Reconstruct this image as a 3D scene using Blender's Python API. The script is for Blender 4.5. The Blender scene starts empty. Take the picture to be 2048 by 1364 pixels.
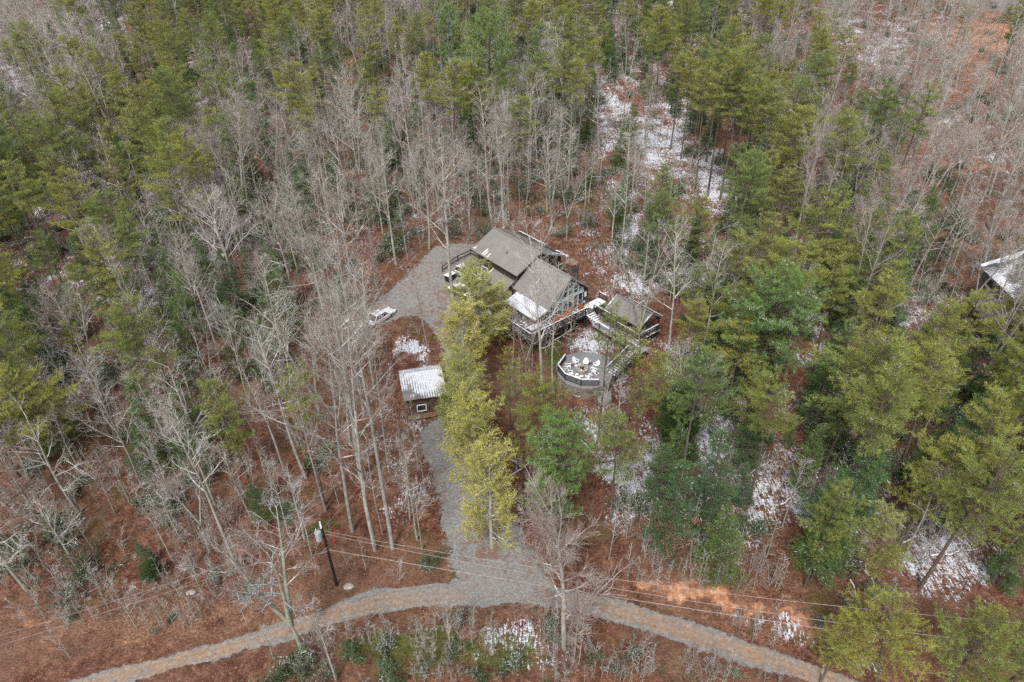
import bpy, math, random
import numpy as np
from mathutils import Vector, Matrix

# ------------------------------------------------------------------ camera, sky, sun, exposure
scene = bpy.context.scene
col = scene.collection
CAM_H = 53.0; PITCH = math.radians(35.0); ROLL = math.radians(-1.0); F = 1365.0
fw = np.array([0, math.cos(PITCH), -math.sin(PITCH)]); rt = np.array([1.0, 0, 0]); up0 = np.cross(rt, fw)
RR = math.cos(ROLL) * rt + math.sin(ROLL) * up0
UU = -math.sin(ROLL) * rt + math.cos(ROLL) * up0
CP = np.array([0, 0, CAM_H])
cam_d = bpy.data.cameras.new("camera"); cam = bpy.data.objects.new("camera", cam_d); col.objects.link(cam)
cam_d.sensor_width = 36.0; cam_d.lens = 36.0 * F / 2048.0; cam_d.clip_start = 0.5; cam_d.clip_end = 3000
cam.matrix_world = Matrix(((RR[0], UU[0], -fw[0], 0), (RR[1], UU[1], -fw[1], 0), (RR[2], UU[2], -fw[2], CAM_H), (0, 0, 0, 1)))
scene.camera = cam

SUN_EL = math.radians(52); SUN_AZ = math.radians(200)      # soft light from behind the camera
world = bpy.data.worlds.new("World"); scene.world = world; world.use_nodes = True
wn = world.node_tree; wn.nodes.clear()
sky = wn.nodes.new('ShaderNodeTexSky'); sky.sky_type = 'NISHITA'; sky.sun_disc = False
sky.sun_elevation = SUN_EL; sky.sun_rotation = SUN_AZ; sky.dust_density = 3.0; sky.air_density = 1.0
hs = wn.nodes.new('ShaderNodeHueSaturation'); hs.inputs['Saturation'].default_value = 0.30
bg = wn.nodes.new('ShaderNodeBackground'); bg.inputs['Strength'].default_value = 0.105
wo = wn.nodes.new('ShaderNodeOutputWorld')
wn.links.new(sky.outputs[0], hs.inputs['Color']); wn.links.new(hs.outputs[0], bg.inputs[0]); wn.links.new(bg.outputs[0], wo.inputs[0])
sun_d = bpy.data.lights.new("sun", 'SUN'); sun_d.energy = 1.5; sun_d.angle = math.radians(10); sun_d.color = (1.0, 0.975, 0.94)
sun = bpy.data.objects.new("sun", sun_d); col.objects.link(sun)
sdir = Vector((math.sin(SUN_AZ) * math.cos(SUN_EL), math.cos(SUN_AZ) * math.cos(SUN_EL), math.sin(SUN_EL)))
sun.rotation_euler = sdir.to_track_quat('Z', 'Y').to_euler()
scene.view_settings.view_transform = 'Standard'; scene.view_settings.look = 'None'
scene.view_settings.exposure = 0.98; scene.view_settings.gamma = 1.0
scene.render.engine = 'CYCLES'
scene.cycles.max_bounces = 5; scene.cycles.diffuse_bounces = 3; scene.cycles.glossy_bounces = 2
scene.cycles.transmission_bounces = 3; scene.cycles.transparent_max_bounces = 6
scene.cycles.use_denoising = False; scene.cycles.denoiser = 'OPENIMAGEDENOISE'; scene.cycles.denoising_prefilter = 'ACCURATE'

rng = np.random.default_rng(11)
random.seed(5)

# ------------------------------------------------------------------ terrain height and pixel <-> ground
_yk = [-60, 20, 50, 58, 63.5, 69.5, 76, 90, 105, 150, 264, 330, 450, 800]
_zk = [-3, -0.6, -0.1, 0.0, 0.1, 1.25, 1.9, 3.7, 4.6, 7.0, 14.5, 24, 46, 90]
_ty = np.arange(-60, 800, 0.5); _tz = np.interp(_ty, _yk, _zk)
_k = np.exp(-0.5 * (np.arange(-8, 9) * 0.5 / 1.3) ** 2); _k /= _k.sum()
_tz2 = np.convolve(np.pad(_tz, 8, mode='edge'), _k, mode='valid')
def sstep(a, b, t):
    t = np.clip((t - a) / (b - a), 0, 1); return t * t * (3 - 2 * t)
_ex = np.array([-80, -30, 4, 8.5, 14.5, 22, 30, 45, 80.0]); _ey = np.array([34, 36, 36.5, 36.3, 34.5, 32.0, 29.5, 26, 20.0])
def hgt(x, y):
    x = np.asarray(x, float); y = np.asarray(y, float)
    z = np.interp(y, _ty, _tz2)
    amp = 0.12 + 0.9 * sstep(22, 60, np.abs(x - 2)) * sstep(45, 75, y) + 0.9 * sstep(105, 160, y)
    z = z + amp * (np.sin(x * 0.061 + 1.3) * np.cos(y * 0.053 - 0.4) + 0.5 * np.sin(x * 0.131 + y * 0.097) + 0.3 * np.sin(x * 0.29 - y * 0.23 + 2))
    e = np.interp(x, _ex, _ey)
    z = z + 1.5 * sstep(0.2, 3.4, y - e) * sstep(6, 11, x) * (1 - sstep(48, 62, y))
    return z
def ray(px, py):
    d = fw * F + RR * (px - 1024) + UU * (682 - py); return d / np.linalg.norm(d)
def at(px, py, z):
    d = ray(px, py); return CP + d * ((z - CAM_H) / d[2])
def gat(px, py):
    d = ray(px, py)
    if d[2] > -0.02: d[2] = -0.02
    ts = np.arange(20, 700, 0.5); P = CP + ts[:, None] * d
    k = np.argmax(P[:, 2] < hgt(P[:, 0], P[:, 1]))
    p = P[k] if k else P[-1]
    lo, hi = ts[max(k - 1, 0)], ts[k]
    for _ in range(12):
        m = (lo + hi) / 2; q = CP + m * d
        if q[2] < hgt(q[0], q[1]): hi = m
        else: lo = m
    q = CP + hi * d
    return np.array([q[0], q[1], float(hgt(q[0], q[1]))])
def proj(P):
    v = np.asarray(P, float) - CP; w = np.maximum(v @ fw, 0.1)
    return 1024 + F * (v @ RR) / w, 682 - F * (v @ UU) / w
def height_to(base, topy):
    lo, hi = 0.5, 45
    for _ in range(30):
        m = (lo + hi) / 2; y = proj(base + np.array([0, 0, m]))[1]
        if y > topy: lo = m
        else: hi = m
    return lo
def in_poly(px, py, poly):
    px = np.asarray(px, float); py = np.asarray(py, float); ins = np.zeros(px.shape, bool); n = len(poly)
    for i in range(n):
        x0, y0 = poly[i]; x1, y1 = poly[(i + 1) % n]
        if y0 == y1: continue
        c = ((y0 > py) != (y1 > py)) & (px < (x1 - x0) * (py - y0) / (y1 - y0) + x0)
        ins ^= c
    return ins
def blobs(px, py, lst, sharp=1.0):
    o = np.zeros(px.shape)
    for b in lst:
        cx, cy, rx, ry, a = b[:5]; th = math.radians(b[5]) if len(b) > 5 else 0
        dx, dy = px - cx, py - cy
        u = dx * math.cos(th) + dy * math.sin(th); v = -dx * math.sin(th) + dy * math.cos(th)
        d = np.sqrt((u / rx) ** 2 + (v / ry) ** 2)
        o = np.maximum(o, a * (1 - sstep(0.25, 1.4, d)))
    return o
def vnoise(x, y, s, seed=0):
    x = np.asarray(x) / s; y = np.asarray(y) / s
    xi = np.floor(x).astype(np.int64); yi = np.floor(y).astype(np.int64); fx = x - xi; fy = y - yi
    fx = fx * fx * (3 - 2 * fx); fy = fy * fy * (3 - 2 * fy)
    def h(a, b):
        n = (a * 374761393 + b * 668265263 + seed * 974634) & 0x7fffffff
        n = ((n ^ (n >> 13)) * 1274126177) & 0x7fffffff
        return ((n ^ (n >> 16)) & 0xffff) / 65535.0
    return (h(xi, yi) * (1 - fx) + h(xi + 1, yi) * fx) * (1 - fy) + (h(xi, yi + 1) * (1 - fx) + h(xi + 1, yi + 1) * fx) * fy

# ------------------------------------------------------------------ material helpers
class NT:
    def __init__(s, name):
        s.m = bpy.data.materials.new(name); s.m.use_nodes = True; s.t = s.m.node_tree; s.t.nodes.clear()
        s.out = s.t.nodes.new('ShaderNodeOutputMaterial'); s.b = s.t.nodes.new('ShaderNodeBsdfPrincipled')
        s.t.links.new(s.b.outputs[0], s.out.inputs[0])
    def n(s, typ, **kw):
        nd = s.t.nodes.new(typ)
        for k, v in kw.items(): setattr(nd, k, v)
        return nd
    def l(s, a, b): s.t.links.new(a, b)
    def val(s, sock, v):
        if isinstance(v, (int, float)): sock.default_value = v
        elif isinstance(v, tuple): sock.default_value = v if len(v) == 4 or len(sock.default_value) == 3 else (*v, 1)
        else: s.l(v, sock)
    def math(s, op, a, b=0.0, clamp=False):
        nd = s.n('ShaderNodeMath', operation=op, use_clamp=clamp); s.val(nd.inputs[0], a); s.val(nd.inputs[1], b); return nd.outputs[0]
    def mix(s, f, a, b, mode='MIX'):
        nd = s.n('ShaderNodeMix', data_type='RGBA', blend_type=mode)
        s.val(nd.inputs[0], f); s.val(nd.inputs[6], a); s.val(nd.inputs[7], b); return nd.outputs[2]
    def noise(s, scale, detail=2, rough=0.5, coord=None, w=None, dist=0.0):
        nd = s.n('ShaderNodeTexNoise'); nd.inputs['Scale'].default_value = scale; nd.inputs['Detail'].default_value = detail
        nd.inputs['Roughness'].default_value = rough; nd.inputs['Distortion'].default_value = dist
        if coord is not None: s.l(coord, nd.inputs['Vector'])
        return nd.outputs['Fac']
    def ramp(s, f, stops):
        nd = s.n('ShaderNodeValToRGB'); e = nd.color_ramp.elements
        while len(e) < len(stops): e.new(0.5)
        for i, (p, c) in enumerate(stops):
            e[i].position = p; e[i].color = (*c, 1) if len(c) == 3 else c
        s.l(f, nd.inputs[0]); return nd.outputs[0]
    def step(s, f, a, b):
        nd = s.n('ShaderNodeMapRange', interpolation_type='SMOOTHSTEP'); s.val(nd.inputs[0], f)
        nd.inputs[1].default_value = a; nd.inputs[2].default_value = b; return nd.outputs[0]
    def pos(s):
        return s.n('ShaderNodeNewGeometry').outputs['Position']
    def obj(s):
        return s.n('ShaderNodeTexCoord').outputs['Object']
    def nz(s):
        g = s.n('ShaderNodeNewGeometry'); sp = s.n('ShaderNodeSeparateXYZ'); s.l(g.outputs['Normal'], sp.inputs[0]); return sp.outputs[2]
    def rnd(s): return s.n('ShaderNodeObjectInfo').outputs['Random']
    def attr(s, name, out='Fac'): return s.n('ShaderNodeAttribute', attribute_name=name).outputs[out]
    def base(s, c): s.val(s.b.inputs['Base Color'], c)
    def set(s, rough=0.8, spec=0.3, metal=0.0):
        s.b.inputs['Roughness'].default_value = rough; s.b.inputs['Specular IOR Level'].default_value = spec; s.b.inputs['Metallic'].default_value = metal
    def bump(s, h, strength=0.4, dist=0.1):
        nd = s.n('ShaderNodeBump'); nd.inputs['Strength'].default_value = strength; nd.inputs['Distance'].default_value = dist
        s.l(h, nd.inputs['Height']); s.l(nd.outputs[0], s.b.inputs['Normal'])

SNOW = (0.78, 0.81, 0.86)
def simple(name, c, rough=0.7, spec=0.3, metal=0.0, var=0.25, scale=3.0, snow=0.0, sscale=1.5):
    t = NT(name); o = t.obj(); n = t.noise(scale, 4, 0.6, o)
    dark = tuple(v * (1 - var) for v in c); light = tuple(min(1, v * (1 + var)) for v in c)
    cc = t.mix(t.step(n, 0.3, 0.7), dark, light)
    if snow > 0:
        f = t.math('MULTIPLY', t.step(t.nz(), 0.35, 0.7), t.step(t.noise(sscale, 4, 0.7, t.pos()), 0.62 - 0.35 * snow, 0.68 - 0.35 * snow))
        cc = t.mix(f, cc, SNOW)
    t.base(cc); t.set(rough, spec, metal); return t.m

def bark_mat(name, stops, snow=0.5):
    t = NT(name); p = t.pos()
    c = t.ramp(t.rnd(), stops)
    n = t.noise(1.6, 4, 0.65, p)
    c = t.mix(t.math('MULTIPLY', t.step(n, 0.35, 0.7), 0.55), c, (0.10, 0.085, 0.07))
    c = t.mix(t.math('MULTIPLY', t.step(t.noise(0.9, 3, 0.6, p), 0.55, 0.75), 0.35), c, (0.24, 0.27, 0.15))
    if snow > 0:
        f = t.math('MULTIPLY', t.step(t.nz(), 0.25, 0.75), t.step(t.noise(0.7, 3, 0.7, p), 0.62 - 0.3 * snow, 0.72 - 0.3 * snow))
        c = t.mix(f, c, (0.66, 0.68, 0.70))
    t.base(c); t.set(0.85, 0.2); return t.m
M = {}
M['bark_grey'] = bark_mat('grey bark', [(0.0, (0.36, 0.34, 0.30)), (0.35, (0.29, 0.275, 0.25)), (0.65, (0.42, 0.40, 0.35)), (1.0, (0.33, 0.29, 0.265))], 0.35)
M['twig'] = bark_mat('twig bark', [(0.0, (0.44, 0.415, 0.37)), (0.3, (0.30, 0.27, 0.24)), (0.55, (0.52, 0.50, 0.43)), (0.8, (0.36, 0.30, 0.265)), (1.0, (0.56, 0.545, 0.50))], 0.4)
M['bark_dark'] = bark_mat('pine bark', [(0.0, (0.085, 0.062, 0.05)), (0.5, (0.12, 0.09, 0.075)), (1.0, (0.15, 0.12, 0.10))], 0.0)
M['twig_orange'] = bark_mat('budding twigs', [(0.0, (0.52, 0.32, 0.18)), (1.0, (0.52, 0.35, 0.22))], 0.1)
M['twig_pink'] = bark_mat('reddish twigs', [(0.0, (0.38, 0.31, 0.285)), (1.0, (0.42, 0.35, 0.32))], 0.3)
M['bark_lichen'] = bark_mat('lichen bark', [(0.0, (0.33, 0.33, 0.25)), (1.0, (0.36, 0.34, 0.28))], 0.5)
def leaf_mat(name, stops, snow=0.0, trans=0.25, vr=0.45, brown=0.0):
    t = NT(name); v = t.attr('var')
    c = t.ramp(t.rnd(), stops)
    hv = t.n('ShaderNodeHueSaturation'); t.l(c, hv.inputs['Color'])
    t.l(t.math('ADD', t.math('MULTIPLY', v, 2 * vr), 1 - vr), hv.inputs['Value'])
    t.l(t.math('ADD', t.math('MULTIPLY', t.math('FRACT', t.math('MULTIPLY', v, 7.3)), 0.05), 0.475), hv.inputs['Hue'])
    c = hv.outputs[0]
    if brown > 0:
        c = t.mix(t.math('GREATER_THAN', t.math('FRACT', t.math('MULTIPLY', v, 13.7)), 1 - brown), c, (0.20, 0.12, 0.06))
    if snow > 0:
        f = t.math('MULTIPLY', t.math('GREATER_THAN', t.math('FRACT', t.math('MULTIPLY', v, 31.1)), 1 - snow), t.step(t.noise(0.35, 2, 0.5, t.pos()), 0.42, 0.58))
        c = t.mix(f, c, (0.70, 0.73, 0.76))
    t.base(c); t.set(0.65, 0.15)
    tr = t.n('ShaderNodeBsdfTranslucent'); t.l(c, tr.inputs[0]); mx = t.n('ShaderNodeMixShader'); mx.inputs[0].default_value = trans
    t.l(t.b.outputs[0], mx.inputs[1]); t.l(tr.outputs[0], mx.inputs[2]); t.l(mx.outputs[0], t.out.inputs[0])
    return t.m
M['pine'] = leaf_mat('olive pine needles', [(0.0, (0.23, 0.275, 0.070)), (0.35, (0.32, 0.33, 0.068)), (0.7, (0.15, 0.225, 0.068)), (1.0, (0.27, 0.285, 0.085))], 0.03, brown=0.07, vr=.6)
M['young'] = leaf_mat('dark green needles', [(0.0, (0.085, 0.165, 0.058)), (0.5, (0.14, 0.205, 0.052)), (1.0, (0.08, 0.15, 0.066))], 0.05)
M['golden'] = leaf_mat('golden green leaves', [(0.0, (0.50, 0.45, 0.11)), (1.0, (0.34, 0.38, 0.09))], 0.06, brown=0.05)
M['roundpine'] = leaf_mat('bright pine needles', [(0.0, (0.14, 0.25, 0.07)), (1.0, (0.20, 0.27, 0.07))], 0.10)
M['cedar'] = leaf_mat('cedar foliage', [(0.0, (0.055, 0.095, 0.028)), (1.0, (0.06, 0.10, 0.03))], 0.0)
M['laurel'] = leaf_mat('laurel leaves', [(0.0, (0.085, 0.115, 0.05)), (0.5, (0.12, 0.14, 0.075)), (1.0, (0.11, 0.16, 0.05))], 0.20)
M['beech'] = leaf_mat('dead beech leaves', [(0.0, (0.34, 0.185, 0.12)), (1.0, (0.32, 0.17, 0.105))], 0.02)

# ------------------------------------------------------------------ mesh builder
OFFS = {}
class MB:
    def __init__(s): s.v = []; s.f = []; s.mi = []; s.n = 0
    def add(s, V, Fc, mi=0):
        V = np.asarray(V, float).reshape(-1, 3)
        for f in Fc: s.f.append([i + s.n for i in f]); s.mi.append(mi)
        s.v.append(V); s.n += len(V); return s
    def box(s, c, d, rz=0.0, mi=0, taper=1.0):
        x, y, z = d[0] / 2, d[1] / 2, d[2] / 2
        V = np.array([[-x, -y, -z], [x, -y, -z], [x, y, -z], [-x, y, -z], [-x * taper, -y * taper, z], [x * taper, -y * taper, z], [x * taper, y * taper, z], [-x * taper, y * taper, z]])
        if rz: cs, sn = math.cos(rz), math.sin(rz); V = V @ np.array([[cs, sn, 0], [-sn, cs, 0], [0, 0, 1]])
        return s.add(V + np.array(c), [(3, 2, 1, 0), (4, 5, 6, 7), (0, 1, 5, 4), (1, 2, 6, 5), (2, 3, 7, 6), (3, 0, 4, 7)], mi)
    def bar(s, a, b, w, h=None, mi=0):
        """a rectangular bar from a to b; w across, h upright"""
        h = h or w; a = np.array(a, float); b = np.array(b, float); d = b - a; d = d / np.linalg.norm(d)
        u = np.array([0, 0, 1.0]) if abs(d[2]) < 0.95 else np.array([1.0, 0, 0])
        sx = np.cross(d, u); sx /= np.linalg.norm(sx); uy = np.cross(sx, d)
        V = [p + sx * i * w / 2 + uy * j * h / 2 for p in (a, b) for i, j in ((-1, -1), (1, -1), (1, 1), (-1, 1))]
        return s.add(V, [(0, 1, 2, 3), (7, 6, 5, 4), (0, 4, 5, 1), (1, 5, 6, 2), (2, 6, 7, 3), (3, 7, 4, 0)], mi)
    def prism(s, top, thick, direction=(0, 0, -1), mi=0):
        """a slab: polygon `top` swept by thick along direction"""
        T = np.array(top, float); n = len(T); B = T + np.array(direction, float) * thick
        Fc = [tuple(range(n)), tuple(range(2 * n - 1, n - 1, -1))] + [(i, n + i, n + (i + 1) % n, (i + 1) % n) for i in range(n)]
        return s.add(np.vstack([T, B]), Fc, mi)
    def cyl(s, c, r0, r1, h, n=12, mi=0, cap=True):
        a = np.arange(n) * 2 * math.pi / n; c = np.array(c, float)
        V = np.vstack([np.c_[r0 * np.cos(a), r0 * np.sin(a), 0 * a], np.c_[r1 * np.cos(a), r1 * np.sin(a), 0 * a + h]]) + c
        Fc = [(i, (i + 1) % n, n + (i + 1) % n, n + i) for i in range(n)]
        if cap: Fc += [tuple(range(n - 1, -1, -1)), tuple(range(n, 2 * n))]
        return s.add(V, Fc, mi)
    def lathe(s, c, prof, n=20, mi=0):
        a = np.arange(n) * 2 * math.pi / n; V = []
        for r, z in prof: V.append(np.c_[r * np.cos(a), r * np.sin(a), 0 * a + z])
        Fc = []
        for k in range(len(prof) - 1):
            for i in range(n): Fc.append((k * n + i, k * n + (i + 1) % n, (k + 1) * n + (i + 1) % n, (k + 1) * n + i))
        return s.add(np.vstack(V) + np.array(c), Fc, mi)
    def build(s, name, mats, parent=None, off=(0, 0, 0), smooth=False):
        if parent is not None and parent.name in OFFS: off = OFFS[parent.name]
        me = bpy.data.meshes.new(name); V = np.vstack(s.v) - np.array(off)
        me.from_pydata(V.tolist(), [], s.f)
        mats = mats if isinstance(mats, (list, tuple)) else [mats]
        for m in mats: me.materials.append(m)
        if len(mats) > 1: me.polygons.foreach_set('material_index', s.mi)
        if smooth: me.polygons.foreach_set('use_smooth', [True] * len(s.f))
        me.update()
        o = bpy.data.objects.new(name, me); col.objects.link(o)
        if parent is not None:
            o.parent = parent
            if parent.type == 'EMPTY': OFFS[o.name] = tuple(off)
        return o

def fast_mesh(name, V, Fc, mats, mi=None, var=None, smooth=False):
    """numpy mesh with faces of one size"""
    me = bpy.data.meshes.new(name); V = np.ascontiguousarray(V, dtype=np.float32); Fc = np.ascontiguousarray(Fc, dtype=np.int32)
    nf, k = Fc.shape
    me.vertices.add(len(V)); me.vertices.foreach_set('co', V.ravel())
    me.loops.add(nf * k); me.loops.foreach_set('vertex_index', Fc.ravel())
    me.polygons.add(nf); me.polygons.foreach_set('loop_start', np.arange(nf, dtype=np.int32) * k)
    if mi is not None: me.polygons.foreach_set('material_index', np.asarray(mi, np.int32))
    for m in mats: me.materials.append(m)
    if smooth: me.polygons.foreach_set('use_smooth', np.ones(nf, bool))
    me.update(calc_edges=True)
    if var is not None:
        a = me.attributes.new('var', 'FLOAT', 'FACE'); a.data.foreach_set('value', np.asarray(var, np.float32))
    return me

def tag(o, label=None, cat=None, group=None, kind=None):
    if label: o['label'] = label
    if cat: o['category'] = cat
    if group: o['group'] = group
    if kind: o['kind'] = kind
    return o
def thing(name, label, cat, loc, rz=0.0, group=None):
    o = bpy.data.objects.new(name, None); col.objects.link(o); o.empty_display_size = 0.3
    o.location = loc; o.rotation_euler = (0, 0, rz); return tag(o, label, cat, group)
def copy_tree(o, parent=None):
    c = o.copy(); col.objects.link(c); c.parent = parent
    for ch in CH.get(o.name, ()): copy_tree(ch, c)
    return c
CH = {}
def reg(o, *ch): CH.setdefault(o.name, []).extend(ch)

# ------------------------------------------------------------------ pixel outlines of the drive and the road (used to find the ground spots)
ROAD_U = [(-120, 1452), (0, 1400), (110, 1366), (330, 1311), (520, 1262), (640, 1217), (760, 1182), (870, 1170), (1000, 1166), (1150, 1184), (1250, 1200), (1350, 1232), (1500, 1285), (1640, 1330), (1720, 1362), (1900, 1440), (2100, 1530)]
ROAD_L = [(2100, 1590), (1900, 1490), (1700, 1400), (1600, 1360), (1450, 1313), (1300, 1265), (1150, 1218), (1000, 1208), (830, 1215), (690, 1240), (560, 1285), (400, 1328), (240, 1372), (100, 1420), (-120, 1500)]
ROAD = ROAD_U + ROAD_L
DRIVE = [(900, 1168), (925, 1158), (905, 1122), (898, 1095), (888, 1050), (876, 1000), (862, 950), (852, 905), (846, 860), (866, 838), (890, 800), (902, 760), (896, 715), (883, 680), (862, 655), (838, 628), (800, 634), (765, 650), (720, 680), (706, 702), (690, 694), (712, 650), (735, 612), (775, 580), (820, 545), (850, 515), (872, 493), (910, 488), (955, 489), (985, 520), (985, 545), (950, 600), (935, 640), (938, 700), (950, 760), (955, 830), (965, 900), (985, 965), (1015, 1030), (1048, 1078), (1066, 1125), (1085, 1165), (1120, 1190), (1080, 1196), (950, 1190)]
FAR_ROAD = [(1880, -20), (1895, 6), (1950, 14), (1990, 24), (2060, 32), (2200, 40), (2200, -10), (2060, -8), (2000, -12), (1950, -20)]

SNOWB = [(1225, 225, 60, 95, .72), (1310, 285, 120, 65, .80, 28), (1430, 350, 120, 45, .78, 42), (1350, 240, 80, 50, .6), (1260, 130, 90, 60, .5), (1250, 470, 40, 60, .6), (1290, 560, 85, 45, .7), (1390, 545, 90, 50, .8), (1450, 420, 50, 60, .5),
    (1600, 540, 35, 60, .8), (1625, 650, 26, 130, .85), (1430, 720, 60, 60, .75), (1430, 870, 55, 90, .9), (1275, 950, 75, 110, .85), (1190, 850, 60, 60, .55), (1195, 690, 60, 50, .72), (1360, 720, 60, 35, .65), (1245, 760, 50, 35, .6),
    (1500, 800, 90, 90, .5), (1600, 960, 130, 130, .5), (1750, 1000, 110, 120, .5), (1900, 1100, 120, 120, .62), (1700, 1080, 60, 40, .35), (1480, 1040, 80, 70, .55), (1050, 1290, 120, 50, .50), (830, 1265, 45, 25, .5), (720, 1270, 40, 25, .5), (1150, 1250, 60, 50, .42),
    (1620, 1285, 170, 22, .6, 15), (320, 490, 60, 45, .65), (350, 380, 50, 25, .6), (60, 640, 70, 100, .62), (30, 760, 60, 80, .62), (300, 600, 130, 65, .55), (150, 560, 90, 45, .5), (560, 470, 60, 40, .35), (820, 706, 50, 24, .9), (800, 870, 70, 60, .4), (820, 1000, 50, 90, .42),
    (980, 120, 130, 90, .5), (1100, 60, 220, 90, .55), (1200, 150, 110, 90, .55), (240, 20, 50, 35, .5), (1700, 60, 70, 30, .6), (1790, 90, 70, 70, .6), (1740, 110, 80, 60, .5), (1900, 250, 60, 40, .5), (2000, 310, 60, 30, .55), (2030, 410, 25, 25, .6), (870, 180, 160, 80, .4), (560, 190, 70, 70, .35), (450, 270, 50, 50, .4),
    (1300, 700, 60, 30, .5), (1000, 300, 220, 70, .22), (1150, 400, 120, 60, .25), (640, 330, 120, 80, .22), (1205, 535, 40, 60, .4), (40, 1010, 60, 60, .35), (260, 760, 150, 60, .3), (1900, 800, 150, 150, .3), (1700, 820, 160, 120, .35)]
CLAYB = [(1400, 1190, 165, 30, 1.0, 9), (1290, 1160, 60, 18, .8), (1590, 1238, 130, 28, .95, 14), (1720, 1285, 100, 30, .95, 16), (1500, 1215, 140, 26, .9, 11), (1990, 60, 110, 130, .85), (1900, 80, 110, 80, .6), (1800, 310, 120, 40, .5), (1640, 290, 60, 60, .6), (2000, 338, 110, 14, .9), (1850, 330, 120, 14, .8), (1760, 220, 60, 50, .45), (1900, 210, 190, 150, .55), (1650, 120, 150, 90, .35), (1800, 430, 150, 60, .4), (240, 1285, 60, 16, .5), (60, 1265, 90, 45, .6), (1930, 560, 70, 110, .5), (1970, 470, 80, 25, .6),
    (1640, 180, 60, 60, .4), (1510, 1290, 200, 40, .35), (1150, 800, 60, 14, .7)]
GREENB = [(1090, 700, 55, 42, .95), (655, 1060, 65, 30, .55), (1300, 1232, 100, 12, .5, 16), (900, 1300, 300, 55, .8), (1300, 1340, 130, 40, .45), (80, 1200, 90, 60, .45), (740, 1310, 130, 40, .5), (1340, 395, 35, 40, .5), (1160, 520, 40, 30, .35), (1450, 1275, 80, 14, .5, 16), (500, 1150, 200, 40, .15), (1010, 1222, 120, 8, .4)]
TANB = [(400, 1230, 420, 55, .7, -8), (800, 1120, 120, 40, .5), (1060, 430, 90, 30, .7), (1900, 300, 250, 250, .35), (60, 1000, 200, 60, .35), (900, 1235, 260, 16, .6), (1700, 1180, 300, 60, .25)]

# ------------------------------------------------------------------ ground
def ground_mat():
    t = NT('leaf litter ground'); p = t.pos()
    n1 = t.noise(0.10, 4, 0.6, p); n2 = t.noise(0.9, 5, 0.75, p); n3 = t.noise(4.5, 3, 0.8, p); n4 = t.noise(0.33, 4, 0.65, p)
    c = t.ramp(n2, [(0.30, (0.042, 0.018, 0.012)), (0.45, (0.128, 0.053, 0.033)), (0.58, (0.215, 0.102, 0.066)), (0.75, (0.36, 0.22, 0.155))])
    c = t.mix(t.math('MULTIPLY', t.step(n4, 0.45, 0.65), 0.45), c, (0.10, 0.060, 0.042))
    c = t.mix(t.math('MULTIPLY', t.step(n3, 0.54, 0.68), 0.8), c, (0.36, 0.21, 0.145))
    c = t.mix(t.math('MULTIPLY', t.step(n3, 0.46, 0.34), 0.75), c, (0.040, 0.020, 0.015))
    c = t.mix(t.math('MULTIPLY', t.step(n1, 0.42, 0.62), 0.5), c, t.mix(n2, (0.070, 0.042, 0.028), (0.27, 0.17, 0.12)))
    tan = t.math('MULTIPLY', t.attr('tan'), t.step(n4, 0.35, 0.6))
    c = t.mix(tan, c, t.ramp(n3, [(0.35, (0.13, 0.065, 0.037)), (0.5, (0.26, 0.15, 0.095)), (0.68, (0.42, 0.29, 0.19))]))
    cl = t.step(t.math('ADD', t.attr('clay'), t.math('MULTIPLY', t.math('SUBTRACT', t.noise(0.6, 6, 0.8, p), 0.5), 2.2)), 0.42, 0.95)
    c = t.mix(cl, c, t.ramp(t.noise(1.7, 5, 0.75, p), [(0.3, (0.18, 0.075, 0.040)), (0.5, (0.44, 0.21, 0.115)), (0.66, (0.66, 0.43, 0.29))]))
    c = t.mix(t.math('MULTIPLY', t.step(t.noise(1.9, 6, 0.85, p), 0.56, 0.62), 0.6), c, t.ramp(n3, [(0.35, (0.05, 0.024, 0.016)), (0.65, (0.24, 0.115, 0.07))]))
    gr = t.step(t.math('ADD', t.attr('green'), t.math('MULTIPLY', t.math('SUBTRACT', t.noise(0.8, 5, 0.75, p), 0.5), 1.5)), 0.40, 0.75)
    c = t.mix(t.math('MULTIPLY', gr, 0.85), c, t.ramp(n3, [(0.35, (0.045, 0.060, 0.016)), (0.65, (0.13, 0.15, 0.045))]))
    moss = t.math('MULTIPLY', t.step(t.noise(0.13, 6, 0.75, p), 0.54, 0.66), 0.55)
    c = t.mix(moss, c, (0.10, 0.085, 0.022))
    mp = t.n('ShaderNodeMapping'); mp.inputs['Rotation'].default_value = (0, 0, .6); mp.inputs['Scale'].default_value = (5.5, 0.8, 1); t.l(p, mp.inputs[0]); strp = mp.outputs[0]
    sn = t.math('ADD', t.math('MULTIPLY', t.attr('snow'), 0.43), t.math('MULTIPLY', t.math('SUBTRACT', t.math('ADD', t.math('MULTIPLY', t.noise(2.6, 5, 0.85, p), 0.5), t.math('MULTIPLY', t.noise(1.0, 5, 0.85, strp), 0.5)), 0.5), 2.6))
    sn = t.math('ADD', sn, t.math('MULTIPLY', t.math('SUBTRACT', t.noise(0.28, 3, 0.6, p), 0.5), 0.8))
    snf = t.math('MULTIPLY', t.step(sn, 0.24, 0.36), t.step(t.attr('snow'), 0.02, 0.2))
    c = t.mix(snf, c, t.ramp(t.noise(6, 2, 0.7, p), [(0.3, (0.46, 0.46, 0.52)), (0.6, SNOW)]))
    t.base(c); t.set(0.9, 0.1)
    t.bump(t.math('ADD', n3, t.math('MULTIPLY', n2, 1.2)), 0.9, 0.25)
    return t.m
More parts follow.
